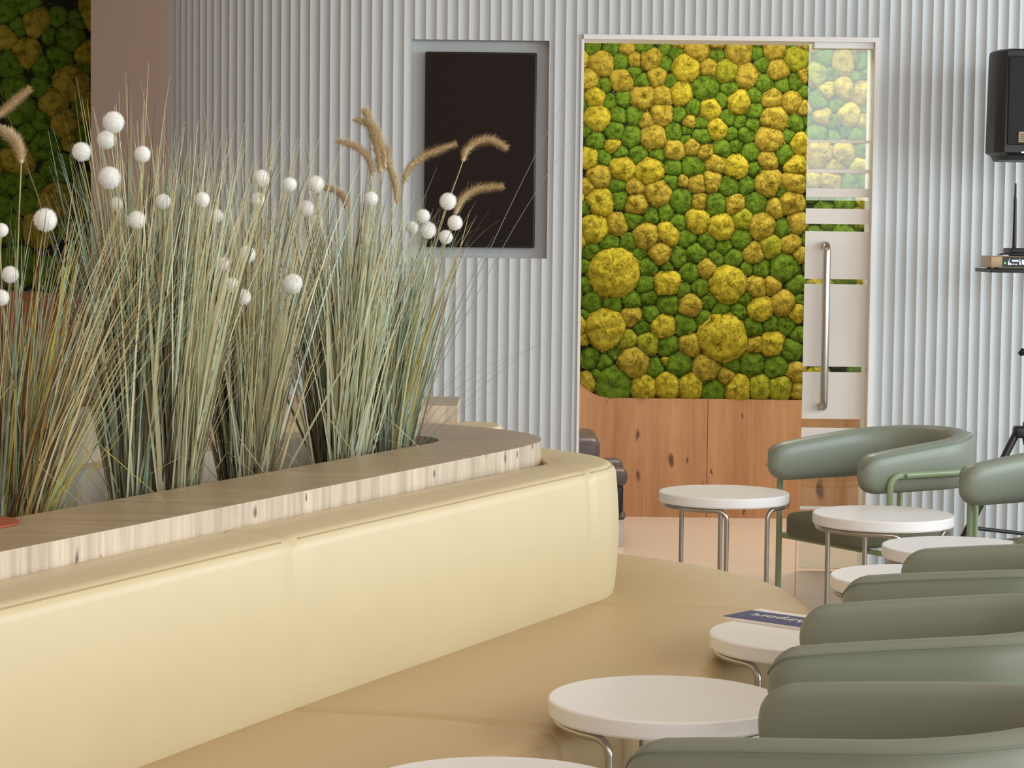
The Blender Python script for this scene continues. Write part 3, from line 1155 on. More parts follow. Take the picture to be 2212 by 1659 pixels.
# plume: tapered bristly spike following a path
def plume(path3, r0, parent, base):
    pts = resample(catmull(path3, 8), 26)
    g = G()
    n = len(pts)
    prof = [r0 * (0.35 + 0.65 * math.sin(pi * min(1, 0.12 + 0.80 * i / (n - 1))) ** 0.7) for i in range(n)]
    g.tube(pts, [p * 0.42 for p in prof], 8)
    rr = random.Random(int(pts[0].x * 1000) + 5)
    for i in range(n - 1):
        t = (pts[i + 1] - pts[i]).normalized()
        for k in range(64):
            d = Vector((rr.gauss(0, 1), rr.gauss(0, 1), rr.gauss(0, 1)))
            d = (d - t * d.dot(t)).normalized()
            p = pts[i].lerp(pts[i + 1], rr.random())
            e = p + d * prof[i] * rr.uniform(0.7, 1.45) + t * prof[i] * rr.uniform(0.3, 1.3)
            s = t.cross(d) * 0.0011
            g.add([p + s, p - s, e], [(0, 1, 2)])
    return g.obj('seed_plume', M['plume'], parent, base=base)

SOIL = 0.735
# clump: pixel of its foot along the near edge, offset across the planter, palette, blade count
CL = [
    dict(k='A', x=26, y=1112, p=0.10, sp=0.07, pal=('ochre', 'ochre', 'ochre', 'teal', 'straw'), n=300, lean=(0.17, 0.0), h=(0.5, 0.92), ls=0.17,
         label='yellow and ochre grass clump spilling over at the near end of the planter'),
    dict(k='B', x=290, y=1075, p=0.08, sp=0.05, pal=('dark', 'dark', 'sage', 'teal'), n=370, lean=(-0.01, 0.0), h=(0.62, 1.16), ls=0.085,
         label='tall dark olive grass clump with teal blades and the highest white pompoms'),
    dict(k='C', x=375, y=1062, p=0.16, sp=0.05, pal=('sage', 'sage', 'sage', 'dark'), n=370, lean=(0.02, 0.0), h=(0.62, 1.08), ls=0.085,
         label='pale sage grass clump beside the dark olive one'),
    dict(k='D', x=535, y=1030, p=0.12, sp=0.062, pal=('sage', 'sage', 'dark', 'straw'), n=400, lean=(0.01, 0.0), h=(0.58, 1.08), ls=0.105,
         label='sage grass clump in the middle of the planter with low pompoms'),
    dict(k='E', x=735, y=995, p=0.12, sp=0.068, pal=('sage', 'sage', 'sage', 'dark'), n=470, lean=(0.0, 0.0), h=(0.58, 1.0), ls=0.105,
         label='grass clump in front of the dark screen, bearing tan upright plumes'),
    dict(k='F', x=868, y=968, p=0.13, sp=0.07, pal=('ochre', 'teal', 'sage', 'teal'), n=390, lean=(0.05, 0.0), h=(0.5, 0.88), ls=0.11,
         label='teal and yellow grass clump at the rounded end of the planter with arching plumes'),
]
def foot(x, p):
    # walk along the planter until the survey column x is met
    best = None
    for i in range(600):
        al = -3.0 + i * 0.005
        q = pa(p, al)
        d = cam_rot.to_3x3().inverted() @ Vector((q.x, q.y, 0.85 - CAM_Z))
        px = CXP + F_PX * d.x / -d.z
        if best is None or abs(px - x) < best[0]:
            best = (abs(px - x), q)
    return best[1]
heads = [(245, 264, 43), (230, 302, 37), (176, 328, 38), (308, 333, 32), (237, 384, 44), (251, 441, 28), (353, 435, 30), (295, 475, 36), (98, 475, 46),
         (3, 497, 28), (22, 593, 34), (3, 643, 32), (437, 431, 30), (467, 466, 28), (564, 385, 34), (626, 398, 28), (682, 398, 34), (557, 432, 30),
         (661, 450, 32), (684, 478, 26), (534, 549, 34), (482, 570, 28), (500, 615, 30), (525, 641, 32), (633, 613, 40), (802, 429, 28), (791, 518, 26),
         (715, 563, 20), (869, 565, 22), (968, 435, 34), (914, 467, 28), (924, 497, 34), (890, 492, 26), (983, 481, 30), (963, 512, 28), (250, 522, 22), (708, 520, 22)]
plumes = [([(1000, 348), (1008, 325), (1032, 306), (1062, 303), (1092, 319)], 'F', 9),
          ([(872, 395), (885, 362), (918, 336), (982, 312)], 'F', 9),
          ([(984, 462), (998, 432), (1030, 409), (1083, 403)], 'F', 9),
          ([(806, 378), (797, 345), (772, 318), (730, 305)], 'E', 8),
          ([(822, 372), (818, 330), (806, 282), (790, 240)], 'E', 12),
          ([(832, 362), (826, 322), (806, 276), (770, 258)], 'E', 9),
          ([(858, 440), (853, 395), (840, 352), (838, 320)], 'E', 8),
          ([(748, 452), (742, 425), (722, 410), (696, 404)], 'E', 7),
          ([(-14, 258), (8, 240), (34, 217), (62, 194)], 'A', 9),
          ([(46, 352), (42, 325), (28, 298), (2, 281)], 'A', 10)]
roots = {}
for c in CL:
    b2 = foot(c['x'], c['p'])
    base = (b2.x, b2.y, SOIL - 0.01)
    root = empty('grass_clump', base, c['label'], 'grass plant', group='ornamental grasses in the planter')
    roots[c['k']] = (root, base)
    acc = ([], [], [])
    for i in range(c['n']):
        ang, rr = R.uniform(0, 2 * pi), math.sqrt(R.random()) * c['sp']
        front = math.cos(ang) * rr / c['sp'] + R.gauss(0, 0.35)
        pal = PAL[R.choice(c['pal'])] if front > -0.15 else PAL['shade']  # blades at the back get dark colours, painting shade inside the clump
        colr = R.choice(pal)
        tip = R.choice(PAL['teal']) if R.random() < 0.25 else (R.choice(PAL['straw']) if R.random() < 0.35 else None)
        off = NN * math.cos(ang) * rr * 0.9 + UU * math.sin(ang) * rr * 1.1
        ox, oy = off.x, off.y
        lean = Vector((c['lean'][0] + R.gauss(0, c['ls']) + ox * 1.2, c['lean'][1] + R.gauss(0, c['ls'] * 0.8) + oy * 0.3, 1))
        hgt = R.triangular(c['h'][0] * 0.55, c['h'][1], c['h'][0] + 0.25)
        droop = abs(R.gauss(0, 0.10))
        wd = R.uniform(0.003, 0.0065) if R.random() < 0.6 else R.uniform(0.0065, 0.0115)
        face = R.gauss(0.7, 0.5)
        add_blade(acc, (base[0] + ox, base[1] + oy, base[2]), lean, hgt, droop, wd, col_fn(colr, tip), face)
    # wiry filaments near the top and arching strays
    for i in range(40):
        ang, rr = R.uniform(0, 2 * pi), math.sqrt(R.random()) * c['sp']
        ox, oy = rr * math.cos(ang), rr * math.sin(ang)
        lean = Vector((c['lean'][0] + R.gauss(0, 0.16), R.gauss(0, 0.10), 1))
        add_blade(acc, (base[0] + ox, base[1] + oy, base[2]), lean, R.uniform(0.5, 0.98), abs(R.gauss(0, 0.45)), R.uniform(0.0012, 0.002),
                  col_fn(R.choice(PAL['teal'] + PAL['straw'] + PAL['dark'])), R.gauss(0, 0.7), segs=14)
    for i in range(dict(A=3, B=9, C=7, D=8, E=8, F=5)[c['k']]):     # tall single spikes
        lean = Vector((c['lean'][0] + R.gauss(0, 0.10), R.gauss(0, 0.06), 1))
        add_blade(acc, base, lean, R.uniform(0.92, 1.16) * (0.85 if c['k'] in 'AF' else 1), abs(R.gauss(0, 0.08)), R.uniform(0.005, 0.009),
                  col_fn(R.choice(PAL['sage'] + PAL['teal'][:3]), R.choice(PAL['straw'])), R.gauss(0.6, 0.4), segs=14)
    for i in range(5):        # broken, folded leaves
        lean = Vector((R.gauss(0, 0.5), R.gauss(-0.15, 0.2), 1))
        add_blade(acc, base, lean, R.uniform(0.35, 0.7), 0, R.uniform(0.003, 0.005), col_fn(R.choice(PAL['straw'] + PAL['sage'])), R.gauss(0, 0.4), segs=10,
                  bend=(R.uniform(0.4, 0.7), (R.choice((-1, 1)) * R.uniform(0.4, 0.9), -0.3, R.uniform(-0.7, 0.2))))
    if c['k'] == 'F':
        # long thin arching strays reaching out over the cap
        for (tx, ln, dr, w) in ((0.75, 0.95, 0.9, 0.0016), (0.6, 0.9, 1.3, 0.0016), (0.85, 0.8, 1.2, 0.0016), (0.5, 1.0, 1.6, 0.0016), (0.9, 0.85, 0.3, 0.002), (0.42, 1.3, 0.05, 0.003), (0.45, 1.25, 0.12, 0.0025), (0.95, 0.7, 1.5, 0.0014)):
            add_blade(acc, base, (tx, -0.1, 1), ln, dr, w, col_fn((150, 172, 160)), 0.1, segs=22)
    if c['k'] == 'A':
        for (tx, ty, ln, bx) in ((0.25, -0.35, 0.55, (0.95, -0.05, -0.02)), (0.75, -0.2, 0.6, (0.75, 0, -0.65)), (0.2, -0.3, 0.45, (0.02, 0, -1))):
            add_blade(acc, base, (tx, ty, 1), ln, 0, 0.006, col_fn((214, 206, 110)), 0.0, segs=14, bend=(0.52, bx))
    blades_obj('blades', acc, root, base)

def stem_path(base, tip, j=0.03):
    b, t = Vector(base), Vector(tip)
    m1 = b.lerp(t, 0.35) + Vector((R.uniform(-j, j) * .5, R.uniform(-j, j), 0)) + Vector((-(t.x - b.x) * 0.12, 0, 0))
    m2 = b.lerp(t, 0.75) + Vector((-(t.x - b.x) * 0.10, 0, 0))
    return catmull([b, m1, m2, t], 6)

bounds = [('A', 120), ('B', 330), ('C', 450), ('D', 640), ('E', 845), ('F', 9999)]
for (x, y, d) in heads:
    k = next(k for k, lim in bounds if x < lim)
    root, base = roots[k]
    D = base[1] + R.uniform(-0.16, -0.06)
    if d < 27:
        D = base[1] + R.uniform(0.0, 0.12)
    q = P(x, y, D)
    rad_ = d / 2 * D / F_PX * 1.12
    o = bpy.data.objects.new('flower_head', POM)
    C.objects.link(o)
    o.parent = root
    o.location = q - Vector(base)
    o.scale = (rad_, rad_, rad_)
    o.rotation_euler = (R.uniform(0, 6), R.uniform(0, 6), R.uniform(0, 6))
    g = G()
    off = Vector((R.uniform(-.05, .05), R.uniform(-.04, .04), 0))
    g.tube(stem_path(Vector(base) + off, q), 0.0014, 6)
    st = g.obj('stem', M['stem'], root, base=base)
for (pts, k, wpx) in plumes:
    root, base = roots[k]
    D = base[1] - 0.06
    p3 = [P(x, y, D + 0.01 * i) for i, (x, y) in enumerate(pts)]
    o = plume(p3, wpx * 1.6 * D / F_PX, root, base)
    g = G()
    g.tube(stem_path(base, p3[0], 0.01) , 0.0016, 6)
    g.obj('stem', M['stem'], o, base=base)

# ------------------------------------------------------------------ side tables
def side_table():
    root = empty('side_table', (0, 0, 0), '', 'table', group='round white side tables')
    r, h, t = 0.25, 0.50, 0.04
    g = G()
    b = 0.004
    g.lathe([(r - 0.012, h - t), (r - 0.003, h - t + 0.002), (r, h - t + 0.007), (r, h - b), (r - b * 0.4, h - b * 0.35), (r - b, h), (r * 0.5, h), (0.01, h)], 96)
    g.obj('tabletop', M['table_white'], root, sharp=18)
    for s in (0, pi):
        zc = h - t - 0.009
        rr = 0.232
        br = 0.035
        gap = rad(21)
        da = br / rr
        a0, a1 = -pi / 2 + gap + s, pi / 2 - gap + s
        pts = []
        def cp(a, z):
            return (rr * math.cos(a), rr * math.sin(a), z)
        pts.append(cp(a0, 0.004))
        pts.append(cp(a0, 0.2))
        for k in range(0, 7):
            th = k / 6 * pi / 2
            pts.append(cp(a0 + da * (1 - math.cos(th)), zc - br + br * math.sin(th)))
        for k in range(1, 24):
            pts.append(cp(a0 + da + (a1 - a0 - 2 * da) * k / 24, zc))
        for k in range(0, 7):
            th = k / 6 * pi / 2
            pts.append(cp(a1 - da * (1 - math.sin(th)), zc - br + br * math.cos(th)))
        pts.append(cp(a1, 0.2))
        pts.append(cp(a1, 0.004))
        g = G()
        g.tube(pts, 0.009, 12)
        g.obj('leg_frame', M['steel'], root, sharp=50)
    return root

tabs = [  # x centre, y centre of the top ellipse, width in the survey, rotation of the leg gap, label
    (1440, 1507, -8.5, 'nearest complete white round side table with a steel leg frame in front of the banquette'),
    (1752, 1368, -11, 'white round side table with the navy magazine lying on it'),
    (1981, 1245, 20, 'white round side table beyond the seat end, half hidden by a sage chair back'),
    (2076, 1180, 12, 'white round side table behind the chair backs, second one from the far armchair'),
    (1908, 1109, 37, 'white round side table right in front of the far armchair seat'),
    (1564, 1062, 24, 'farthest white round side table standing alone before the oak panelling'),
    (1075, 1703, 0, 'white round side table whose rim just shows at the bottom edge of the view'),
]
proto = side_table()
tpos = []
for i, (x, y, ra, lab) in enumerate(tabs):
    o = proto if i == 0 else copy_tree(proto)
    q = PZ(x, y, 0.50)
    o.location = (q.x, q.y, 0)
    o.rotation_euler = (0, 0, rad(ra) + math.atan2(-q.x, q.y) * 1.0)
    o['label'] = lab
    tpos.append(q)

# magazine
mc = PZ(1562, 1329, 0.51)
e1 = Vector((0.76, -0.65)).normalized()
e2 = Vector((0.65, 0.76)).normalized()
ang = math.atan2(e1.y, e1.x)
mag = empty('magazine', (mc.x, mc.y, 0.5005), 'navy and white magazine with upside-down Airport title on a side table', 'magazine', rz=ang)
g = G()
g.box((0, 0, 0), (0.27, 0.165, 0.007))
g.obj('pages', M['paper'], mag, smooth=False)
g = G()
g.box((0.0, 0.0, 0.007), (0.27, 0.125, 0.0082))
g.obj('cover', M['navy'], mag, smooth=False)
fc = bpy.data.curves.new('title', 'FONT')
fc.body = 'Airport'
fc.size = 0.075
fc.extrude = 0.0002
fo = bpy.data.objects.new('title_tmp', fc)
C.objects.link(fo)
dg = bpy.context.evaluated_depsgraph_get()
dg.update()
me = bpy.data.meshes.new_from_object(fo.evaluated_get(dg))
bpy.data.objects.remove(fo)
me.materials.clear()
me.materials.append(M['paper'])
to = bpy.data.objects.new('title', me)
C.objects.link(to)
to.parent = mag
xs = [v.co.x for v in me.vertices]
to.scale = (0.172 / (max(xs) - min(xs)),) * 2 + (1,)
to.rotation_euler = (0, 0, pi)
to.location = (0.212, 0.088, 0.0085)

# ------------------------------------------------------------------ armchairs (facing local +x)
def armchair():
    root = empty('armchair', (0, 0, 0), '', 'armchair', group='sage barrel armchairs')
    hw, xf, cx = 0.27, 0.26, -0.06
    plan = [Vector((xf - 0.04 * k, hw)) for k in range(int((xf - cx) / 0.04) + 1)]
    plan[-1] = Vector((cx, hw))
    for k in range(1, 36):
        a = pi / 2 + pi * k / 36
        plan.append(Vector((cx + (hw + 0.0) * math.cos(a), hw * math.sin(a))))
    plan += [Vector((p.x, -p.y)) for p in reversed(plan[:int((xf - cx) / 0.04) + 1])]
    nr = normals2d(plan)      # path runs left side -> back -> right side; right-hand normal
    zb = 0.515
    def top(x):
        t = min(1, max(0, (xf - x) / (xf - cx + hw)))
        return 0.668 + 0.062 * (t ** 0.9)
    aw = 0.05
    def ring(p, n, k, x):
        zt = top(x)
        zc, hb = (zt + zb) / 2, (zt - zb) / 2
        out = []
        for j in range(28):
            a = 2 * pi * j / 28
            ex = 2 / 3.2
            ca, sa = math.cos(a), math.sin(a)
            uu = math.copysign(abs(ca) ** ex, ca) * aw * k
            vv = math.copysign(abs(sa) ** ex, sa) * hb * k
            out.append((p.x + n.x * uu, p.y + n.y * uu, zc + vv))
        return out
    rings = []
    for s in (7, 6, 5, 4, 3, 2, 1):
        t = s / 7
        rings.append(ring(plan[0] + Vector((0.075 * math.sin(t * pi / 2 * 0.98), 0)), nr[0], max(0.05, math.cos(t * pi / 2 * 0.98)) ** 0.9, xf))
    for p, n in zip(plan, nr):
        rings.append(ring(p, n, 1.0, p.x))
    for s in (1, 2, 3, 4, 5, 6, 7):
        t = s / 7
        rings.append(ring(plan[-1] + Vector((0.075 * math.sin(t * pi / 2 * 0.98), 0)), nr[-1], max(0.05, math.cos(t * pi / 2 * 0.98)) ** 0.9, xf))
    g = G()
    g.loft(rings)
    band = g.obj('backrest', M['sage'], root, sharp=70)
    # piping on the outer top edge; outer side is away from the seat
    sgn = 1 if (nr[len(nr) // 2].x < 0) else -1
    g = G()
    pts = []
    for p, n in zip(plan, nr):
        pts.append((p.x + n.x * sgn * aw * 0.86, p.y + n.y * sgn * aw * 0.86, top(p.x) - 0.012))
    sgn2 = 1 if abs(pts[0][1]) > hw else -1
    def tail(y0, side):
        zm = (top(xf) + zb) / 2
        return [(xf + 0.076 * math.sin(u), side * (hw + sgn2 * aw * 0.86 * math.cos(u) ** 0.9), zm + (top(xf) - 0.012 - zm) * math.cos(u) ** 0.9) for u in (0.4, 0.75, 1.05, 1.3)]
    pts = list(reversed(tail(pts[0][1], 1))) + pts + tail(pts[-1][1], -1)
    g.tube(pts, 0.0016, 6)
    g.obj('piping', M['sage_dark'], band)
    # seat
    so = []
    sh = 0.235
    for k in range(0, 25):
        a = pi / 2 + pi * k / 24
        so.append((cx + 0.0 + sh * math.cos(a), sh * math.sin(a)))
    fx = 0.31
    for k in range(0, 7):
        a = -pi / 2 + pi / 2 * k / 6
        so.append((fx - 0.07 + 0.07 * math.cos(a), -sh + 0.07 + 0.07 * math.sin(a)))
    for k in range(0, 7):
        a = pi / 2 * k / 6
        so.append((fx - 0.07 + 0.07 * math.cos(a), sh - 0.07 + 0.07 * math.sin(a)))
    def inset(k, z):
        return [(x * (1 - k), y * (1 - k), z) for x, y in so]
    g = G()
    g.loft([inset(0.05, 0.300), inset(0.015, 0.303), inset(0.0, 0.315), inset(0.0, 0.372), inset(0.015, 0.385), inset(0.05, 0.392), inset(0.35, 0.398), inset(0.8, 0.40)])
    g.obj('seat', M['olive'], root, sharp=60)
    # tubular frame
    r = 0.0125
    zo = 0.585
    off = aw + r * 0.7
    path = [Vector((p.x + n.x * sgn * off, p.y + n.y * sgn * off)) for p, n in zip(plan, nr)]
    yl = abs(path[0].y)
    xl = 0.235
    br = 0.045
    rail = [(xl - br, s_.y, zo) if False else (s_.x, s_.y, zo) for s_ in path if s_.x < xl - br]
    g = G()
    g.tube(rail, r, 12)
    g.obj('frame_rail', M['green_metal'], root, sharp=60)
    for s in (1, -1):
        pts = [(xl, s * yl, 0.004), (xl, s * yl, 0.3)]
        for k in range(0, 8):
            a = k / 7 * pi / 2
            pts.append((xl - br * (1 - math.cos(a)), s * yl, zo - br + br * math.sin(a)))
        pts.append((xl - br - 0.03, s * yl, zo))
        g = G()
        g.tube(pts, r, 12)
        g.obj('leg', M['green_metal'], root, sharp=60)
        a = pi - s * rad(42)
        px, py = cx + (hw + off) * math.cos(a), (hw + off) * math.sin(a)
        g = G()
        g.tube([(px, py, 0.004), (px, py, 0.3), (px, py, zo)], r, 12)
        g.obj('leg', M['green_metal'], root, sharp=60)
        # side rail under the seat
    g = G()
    g.tube([(xl, yl, 0.288), (xl, -yl, 0.288)], r * 0.8, 10)
    a = pi - rad(42)
    px, py = cx + (hw + off) * math.cos(a), (hw + off) * math.sin(a)
    g.tube([(xl, yl, 0.288), (px, py, 0.288)], r * 0.8, 10)
    g.tube([(xl, -yl, 0.288), (px, -py, 0.288)], r * 0.8, 10)
    g.tube([(px, py, 0.288), (px, -py, 0.288)], r * 0.8, 10)
    g.obj('seat_rail', M['green_metal'], root, sharp=60)
    return root

# far-arm end and near-arm end, surveyed at the underside of the arm
def arm_mid(fx, fy, nx, ny, z=0.515):
    return PZ(fx, fy, z), PZ(nx, ny, z)

chairs = [  # midpoint between the arm ends (X, Y), facing direction, label
    ((1.166, 8.74), (-0.85, -0.53), 'far sage armchair seen whole, open side turned to the farthest table'),
    ((1.77, 7.95), (-0.85, -0.53), 'sage armchair in front of the black tripod leg, only one arm in view'),
    ((1.53, 5.98), (-0.85, -0.53), 'sage armchair showing just a sliver of arm above the other chair backs'),
    ((0.917, 5.70), (-0.908, 0.419), 'sage armchair third from the nearest, beyond the one beside the magazine table'),
    ((0.579, 4.74), (-0.97, 0.24), 'sage armchair beside the magazine table'),
    ((0.328, 3.88), (-0.87, 0.49), 'nearest sage armchair at the bottom corner'),
]
proto = armchair()
for i, ((mx, my), (fx, fy), lab) in enumerate(chairs):
    o = proto if i == 0 else copy_tree(proto)
    l = math.hypot(fx, fy)
    fx, fy = fx / l, fy / l
    o.location = (mx - fx * 0.335, my - fy * 0.335, 0)
    o.rotation_euler = (0, 0, math.atan2(fy, fx))
    o['label'] = lab

# ------------------------------------------------------------------ low dark lounge chair in the rear room
ld = 10.75
xr_ = P(1356, 1060, ld).x
zt_ = P(1270, 945, ld).z
za = P(1340, 1012, ld).z
lounge = empty('lounge_chair', (xr_ - 0.45, ld + 0.25, 0), 'low plum-grey leather lounge chair on chrome legs, just inside the doorway', 'armchair')
lb = tuple(lounge.location)
g = G()
bx = P(1297, 960, ld).x
g.rbox((bx - 0.30, ld, 0.26), (bx, ld + 0.55, zt_), 0.045, seg=5)
g.obj('backrest', M['plum'], lounge, base=lb)
g = G()
g.rbox((bx - 0.25, ld + 0.01, 0.12), (xr_ - 0.005, ld + 0.54, P(1340, 1105, ld).z), 0.03, seg=5)
g.obj('seat', M['plum'], lounge, base=lb)
for dy in (0.0, 0.45):
    g = G()
    g.rbox((bx - 0.02, ld - 0.01 + dy, P(1340, 1052, ld).z), (xr_, ld + 0.11 + dy, za), 0.035, seg=5)
    g.obj('armrest', M['plum'], lounge, base=lb)
    g = G()
    g.rbox((bx - 0.02, ld + 0.005 + dy, P(1340, 1108, ld).z), (xr_ - 0.02, ld + 0.09 + dy, P(1340, 1048, ld).z), 0.015, seg=3)
    g.obj('arm_support', M['black_leather'], lounge, base=lb, label='black padded arm support')
    for lx in (bx - 0.2, xr_ - 0.045):
        g = G()
        g.box((lx, ld + 0.02 + dy, 0.0), (lx + 0.028, ld + 0.048 + dy, 0.13))
        g.obj('leg', M['chrome'], lounge, base=lb, smooth=False)

# ------------------------------------------------------------------ loudspeaker on tripod
SD = 9.42
px_ = P(2236, 700, SD).x
stand = empty('speaker_stand', (px_, SD, 0), 'black tripod stand holding the loudspeaker at the edge of the fluted wall', 'stand')
sb = tuple(stand.location)
sp_b = P(2180, 348, SD).z
g = G()
g.tube([(px_, SD, 0.25), (px_, SD, sp_b)], 0.0175, 14)
g.obj('pole', M['black_metal'], stand, base=sb, sharp=60)
hubz = P(2205, 935, SD).z
g = G()
g.lathe([(0.035, -0.05), (0.04, -0.03), (0.04, 0.04), (0.03, 0.055)], 20, c=(px_, SD, hubz))
g.obj('collar', M['black'], stand, base=sb, sharp=40)
q = P(2092, 1132, SD - 0.1)
for k in range(3):
    a = pi + rad(18) + k * 2 * pi / 3
    d = Vector((math.cos(a), math.sin(a), 0))
    top_ = Vector((px_, SD, hubz)) + d * 0.075
    slope = (q - Vector((px_ - 0.07, SD, hubz)))
    dr = Vector((d.x * 0.48, d.y * 0.48, -0.88)).normalized()
    L = (hubz - 0.012) / 0.88 * dr.length if dr.length else 1
    foot = top_ + dr * ((hubz - 0.03) / abs(dr.z))
    g = G()
    g.tube([top_ - dr * 0.02, top_ + dr * 0.3, foot], 0.0155, 12)
    lg = g.obj('leg', M['black_metal'], stand, base=sb, sharp=60)
    g = G()
    g.tube([foot - dr * 0.05, foot + dr * 0.008], 0.02, 12)
    g.obj('rubber_foot', M['black'], lg, base=sb, sharp=60)
    g = G()
    g.rbox(Vector((px_, SD, hubz)) + d * 0.055 - Vector((0.03, 0.03, 0.02)), Vector((px_, SD, hubz)) + d * 0.055 + Vector((0.03, 0.03, 0.03)), 0.012)
    g.obj('leg_bracket', M['black'], stand, base=sb, sharp=60)
    mid = top_ + dr * 0.44
    g = G()
    g.tube([mid, Vector((px_, SD, 0.26)) + d * 0.03], 0.008, 8)
    g.obj('brace', M['black_metal'], stand, base=sb, sharp=60)
kz = P(2206, 766, SD).z
g = G()
g.tube([(px_ - 0.062, SD, kz), (px_ - 0.05, SD, kz + 0.012), (px_ - 0.03, SD, kz + 0.005), (px_, SD, kz)], [0.010, 0.016, 0.013, 0.012], 12)
g.obj('knob', M['black'], stand, base=sb)
# tray fixed to the pole
tz1, tz0 = P(2170, 580, SD).z, P(2170, 588, SD).z
tx0 = P(2136, 583, SD - 0.12).x
g = G()
g.rbox((tx0, SD - 0.16, tz0), (px_ + 0.2, SD + 0.16, tz1), 0.003)
g.obj('tray', M['black'], stand, base=sb, sharp=50)

sx0 = P(2146, 230, SD - 0.14).x
st_ = P(2180, 107, SD - 0.1).z
spk = empty('loudspeaker', (px_, SD, sp_b), 'black loudspeaker with a small silver badge on the tripod stand', 'loudspeaker')
spb = tuple(spk.location)
w2 = px_ - sx0
def spk_out(z_in, k=1.0):
    return [(px_ + x * w2 * k, SD + y * k, z_in) for x, y in ((-1, 0.0), (-0.94, -0.11), (-0.80, -0.16), (0.80, -0.16), (0.94, -0.11), (1, 0.0), (0.8, 0.16), (-0.8, 0.16))]
g = G()
h_ = st_ - sp_b
g.loft([spk_out(sp_b, 0.86), spk_out(sp_b + 0.018, 0.9), spk_out(sp_b + 0.03, 1.0), spk_out(st_ - 0.03, 0.975), spk_out(st_ - 0.008, 0.96), spk_out(st_, 0.90)])
g.obj('cabinet', M['black'], spk, base=spb, sharp=25)
g = G()
g.rbox((px_ - w2 * 0.76, SD - 0.168, sp_b + 0.06), (px_ + w2 * 0.76, SD - 0.155, st_ - 0.03), 0.005)
g.obj('grille', M['grille'], spk, base=spb, sharp=40)
ba, bb_ = P(2200, 307, SD - 0.17), P(2236, 285, SD - 0.17)
g = G()
g.box((ba.x, SD - 0.172, ba.z), (bb_.x, SD - 0.168, bb_.z))
bd = g.obj('badge', M['badge'], spk, base=spb, smooth=False, label='small silver badge')
g = G()
hh = bb_.z - ba.z
for k in range(4):
    g.box((ba.x + 0.006, SD - 0.1728, ba.z + hh * (0.16 + 0.19 * k)), (bb_.x - 0.006, SD - 0.1718, ba.z + hh * (0.24 + 0.19 * k)))
g.obj('badge_lines', M['black'], bd, base=spb, smooth=False)
lq = P(2209, 329, SD - 0.16)
g = G()
g.rbox((lq.x - 0.004, SD - 0.165, lq.z - 0.0025), (lq.x + 0.004, SD - 0.15, lq.z + 0.0025), 0.001)
g.obj('status_light', M['led_white'], spk, base=spb, label='tiny white status light')

# wireless receiver on the tray
rx0 = P(2138, 565, SD - 0.12).x
rx1 = P(2164, 565, SD - 0.12).x
rz0, rz1 = tz1 + 0.004, P(2150, 553, SD - 0.12).z
rec = empty('wireless_receiver', (px_ - 0.05, SD, tz1), 'champagne receiver box with a small lit display on the stand tray', 'receiver')
rb = tuple(rec.location)
g = G()
g.rbox((rx0, SD - 0.135, rz0), (rx0 + 0.30, SD + 0.06, rz1), 0.004)
g.obj('case', M['gold'], rec, base=rb, sharp=50)
g = G()
g.box((rx1, SD - 0.138, rz0 + 0.004), (rx0 + 0.295, SD - 0.134, rz1 - 0.003))
fp = g.obj('front_panel', M['display'], rec, base=rb, smooth=False, label='dark front panel')
g = G()
hh = rz1 - rz0
x0_ = P(2177, 565, SD - 0.13).x
s_ = (SD) / F_PX
for (a_, b_, c_, d_) in ((0, .25, 2, .6), (3, .25, 6, .42), (8, .55, 22, .68), (8, .28, 12, .36), (14, .28, 19, .36), (24, .25, 26, .6), (2, .68, 3.5, .76), (24, .68, 25.5, .76), (29, .3, 40, .7)):
    g.box((x0_ + a_ * s_, SD - 0.1392, rz0 + hh * b_), (x0_ + c_ * s_, SD - 0.138, rz0 + hh * d_))
g.obj('display_marks', M['glyph'], fp, base=rb, smooth=False)
g = G()
lx = P(2170, 569, SD - 0.13).x
g.rbox((lx - 0.003, SD - 0.1405, rz0 + hh * 0.32), (lx + 0.003, SD - 0.137, rz0 + hh * 0.5), 0.001)
g.obj('status_light', M['led_green'], fp, base=rb)
g = G()
for xx in (rx0 + 0.03, rx0 + 0.26):
    for yy in (SD - 0.11, SD + 0.04):
        g.lathe([(0.008, 0), (0.008, 0.005)], 12, c=(xx, yy, tz1))
g.obj('rubber_feet', M['black'], rec, base=rb)
# router with antenna lying on top
ax0 = P(2178, 540, SD - 0.05).x
az0, az1 = rz1 + 0.012, P(2190, 536, SD - 0.05).z
rt = empty('wireless_router', (px_, SD - 0.02, rz1), 'small black router with one upright antenna on top of the receiver', 'router')
rtb = tuple(rt.location)
g = G()
g.rbox((ax0, SD - 0.10, az0), (ax0 + 0.2, SD + 0.05, az1), 0.004)
g.rbox((ax0 + 0.02, SD - 0.09, rz1 + 0.0005), (ax0 + 0.18, SD + 0.04, az0 + 0.004), 0.003)
g.obj('case', M['black'], rt, base=rtb, sharp=50)
a0_ = P(2191, 540, SD)
a1_ = P(2194, 396, SD)
g = G()
g.tube([a0_, a0_.lerp(a1_, 0.1), a0_.lerp(a1_, 0.75), a0_.lerp(a1_, 0.8), a1_], [0.0085, 0.0085, 0.0065, 0.0045, 0.004], 10)
g.obj('antenna', M['black'], rt, base=rtb, sharp=60)
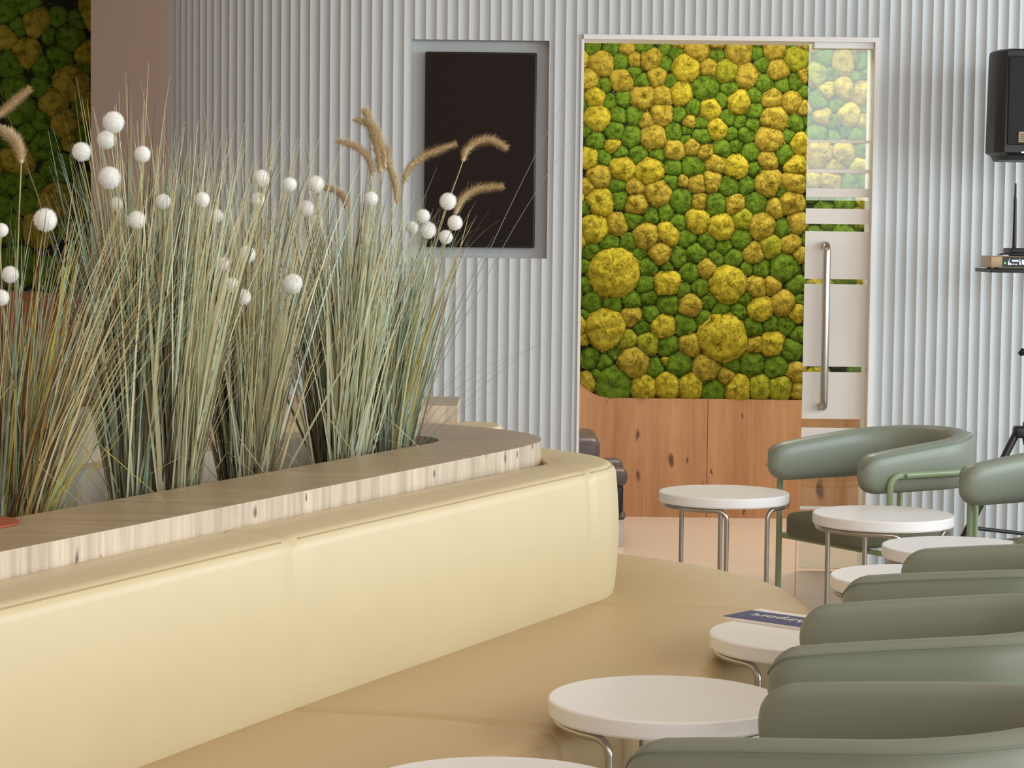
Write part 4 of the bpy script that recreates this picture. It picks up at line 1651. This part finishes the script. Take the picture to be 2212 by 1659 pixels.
# thin black antenna paddle lying on the receiver
g = G()
q0, q1 = P(2154, 549, SD - 0.12), P(2196, 551, SD - 0.12)
pp = [Vector((q0.x + (q1.x - q0.x) * t_, SD - 0.118, rz1 + 0.004 + 0.006 * math.sin(pi * t_))) for t_ in (0, .2, .4, .6, .8, 1)]
g.tube(pp, [0.001, 0.003, 0.004, 0.004, 0.0035, 0.003], 8)
o = g.obj('flat_antenna', M['black'], base=tuple(pp[3]))
tag(o, 'thin black flat antenna lying along the front of the receiver top', 'antenna')

# ------------------------------------------------------------------ light
def area(name, loc, rot, sx, sy, power, col):
    l = bpy.data.lights.new(name, 'AREA')
    l.shape = 'RECTANGLE'
    l.size, l.size_y = sx, sy
    l.energy = power
    l.color = col
    o = bpy.data.objects.new(name, l)
    C.objects.link(o)
    o.location = loc
    o.rotation_euler = rot
    return o

# daylight through the glazed side (right) and the tall window band behind the camera
area('side_daylight', (5.6, 2.6, 1.9), (0, rad(90), 0), 2.6, 7.0, 290, (0.80, 0.93, 1.0))
area('side_daylight_far', (5.4, 7.9, 2.0), (0, rad(90), 0), 1.8, 2.6, 108, (0.72, 0.89, 1.0))
area('rear_window_daylight', (3.2, -4.95, 3.0), (rad(90), 0, 0), 5.6, 2.2, 235, (0.92, 0.96, 1.0))
# warm ceiling lights of the rear room and of the lounge, plus an added fill on the door film
area('rear_room_downlight', (1.3, 11.0, 3.0), (0, 0, 0), 3.0, 0.8, 37, (1.0, 0.86, 0.70))
area('rear_room_wash', (1.2, 10.5, 2.8), (rad(48), 0, 0), 2.4, 0.3, 16, (1.0, 0.88, 0.70))
area('door_film_fill', (1.7, 11.5, 3.0), (rad(-52), 0, 0), 1.2, 0.4, 45, (1.0, 0.92, 0.82))  # added unseen fill, aimed back at the door to brighten its frosted bands
area('lounge_downlight', (-0.5, 5.0, H - 0.05), (0, 0, 0), 6.0, 6.0, 75, (1.0, 0.92, 0.85))

w = bpy.data.worlds.new('world')
bpy.context.scene.world = w
w.use_nodes = True
bg = w.node_tree.nodes['Background']
bg.inputs['Color'].default_value = (1.0, 0.87, 0.76, 1)
bg.inputs['Strength'].default_value = 0.7

sc = bpy.context.scene
sc.view_settings.view_transform = 'Standard'
sc.view_settings.look = 'None'
sc.view_settings.exposure = 0.12
sc.cycles.use_denoising = True
sc.cycles.max_bounces = 8
sc.cycles.transparent_max_bounces = 12
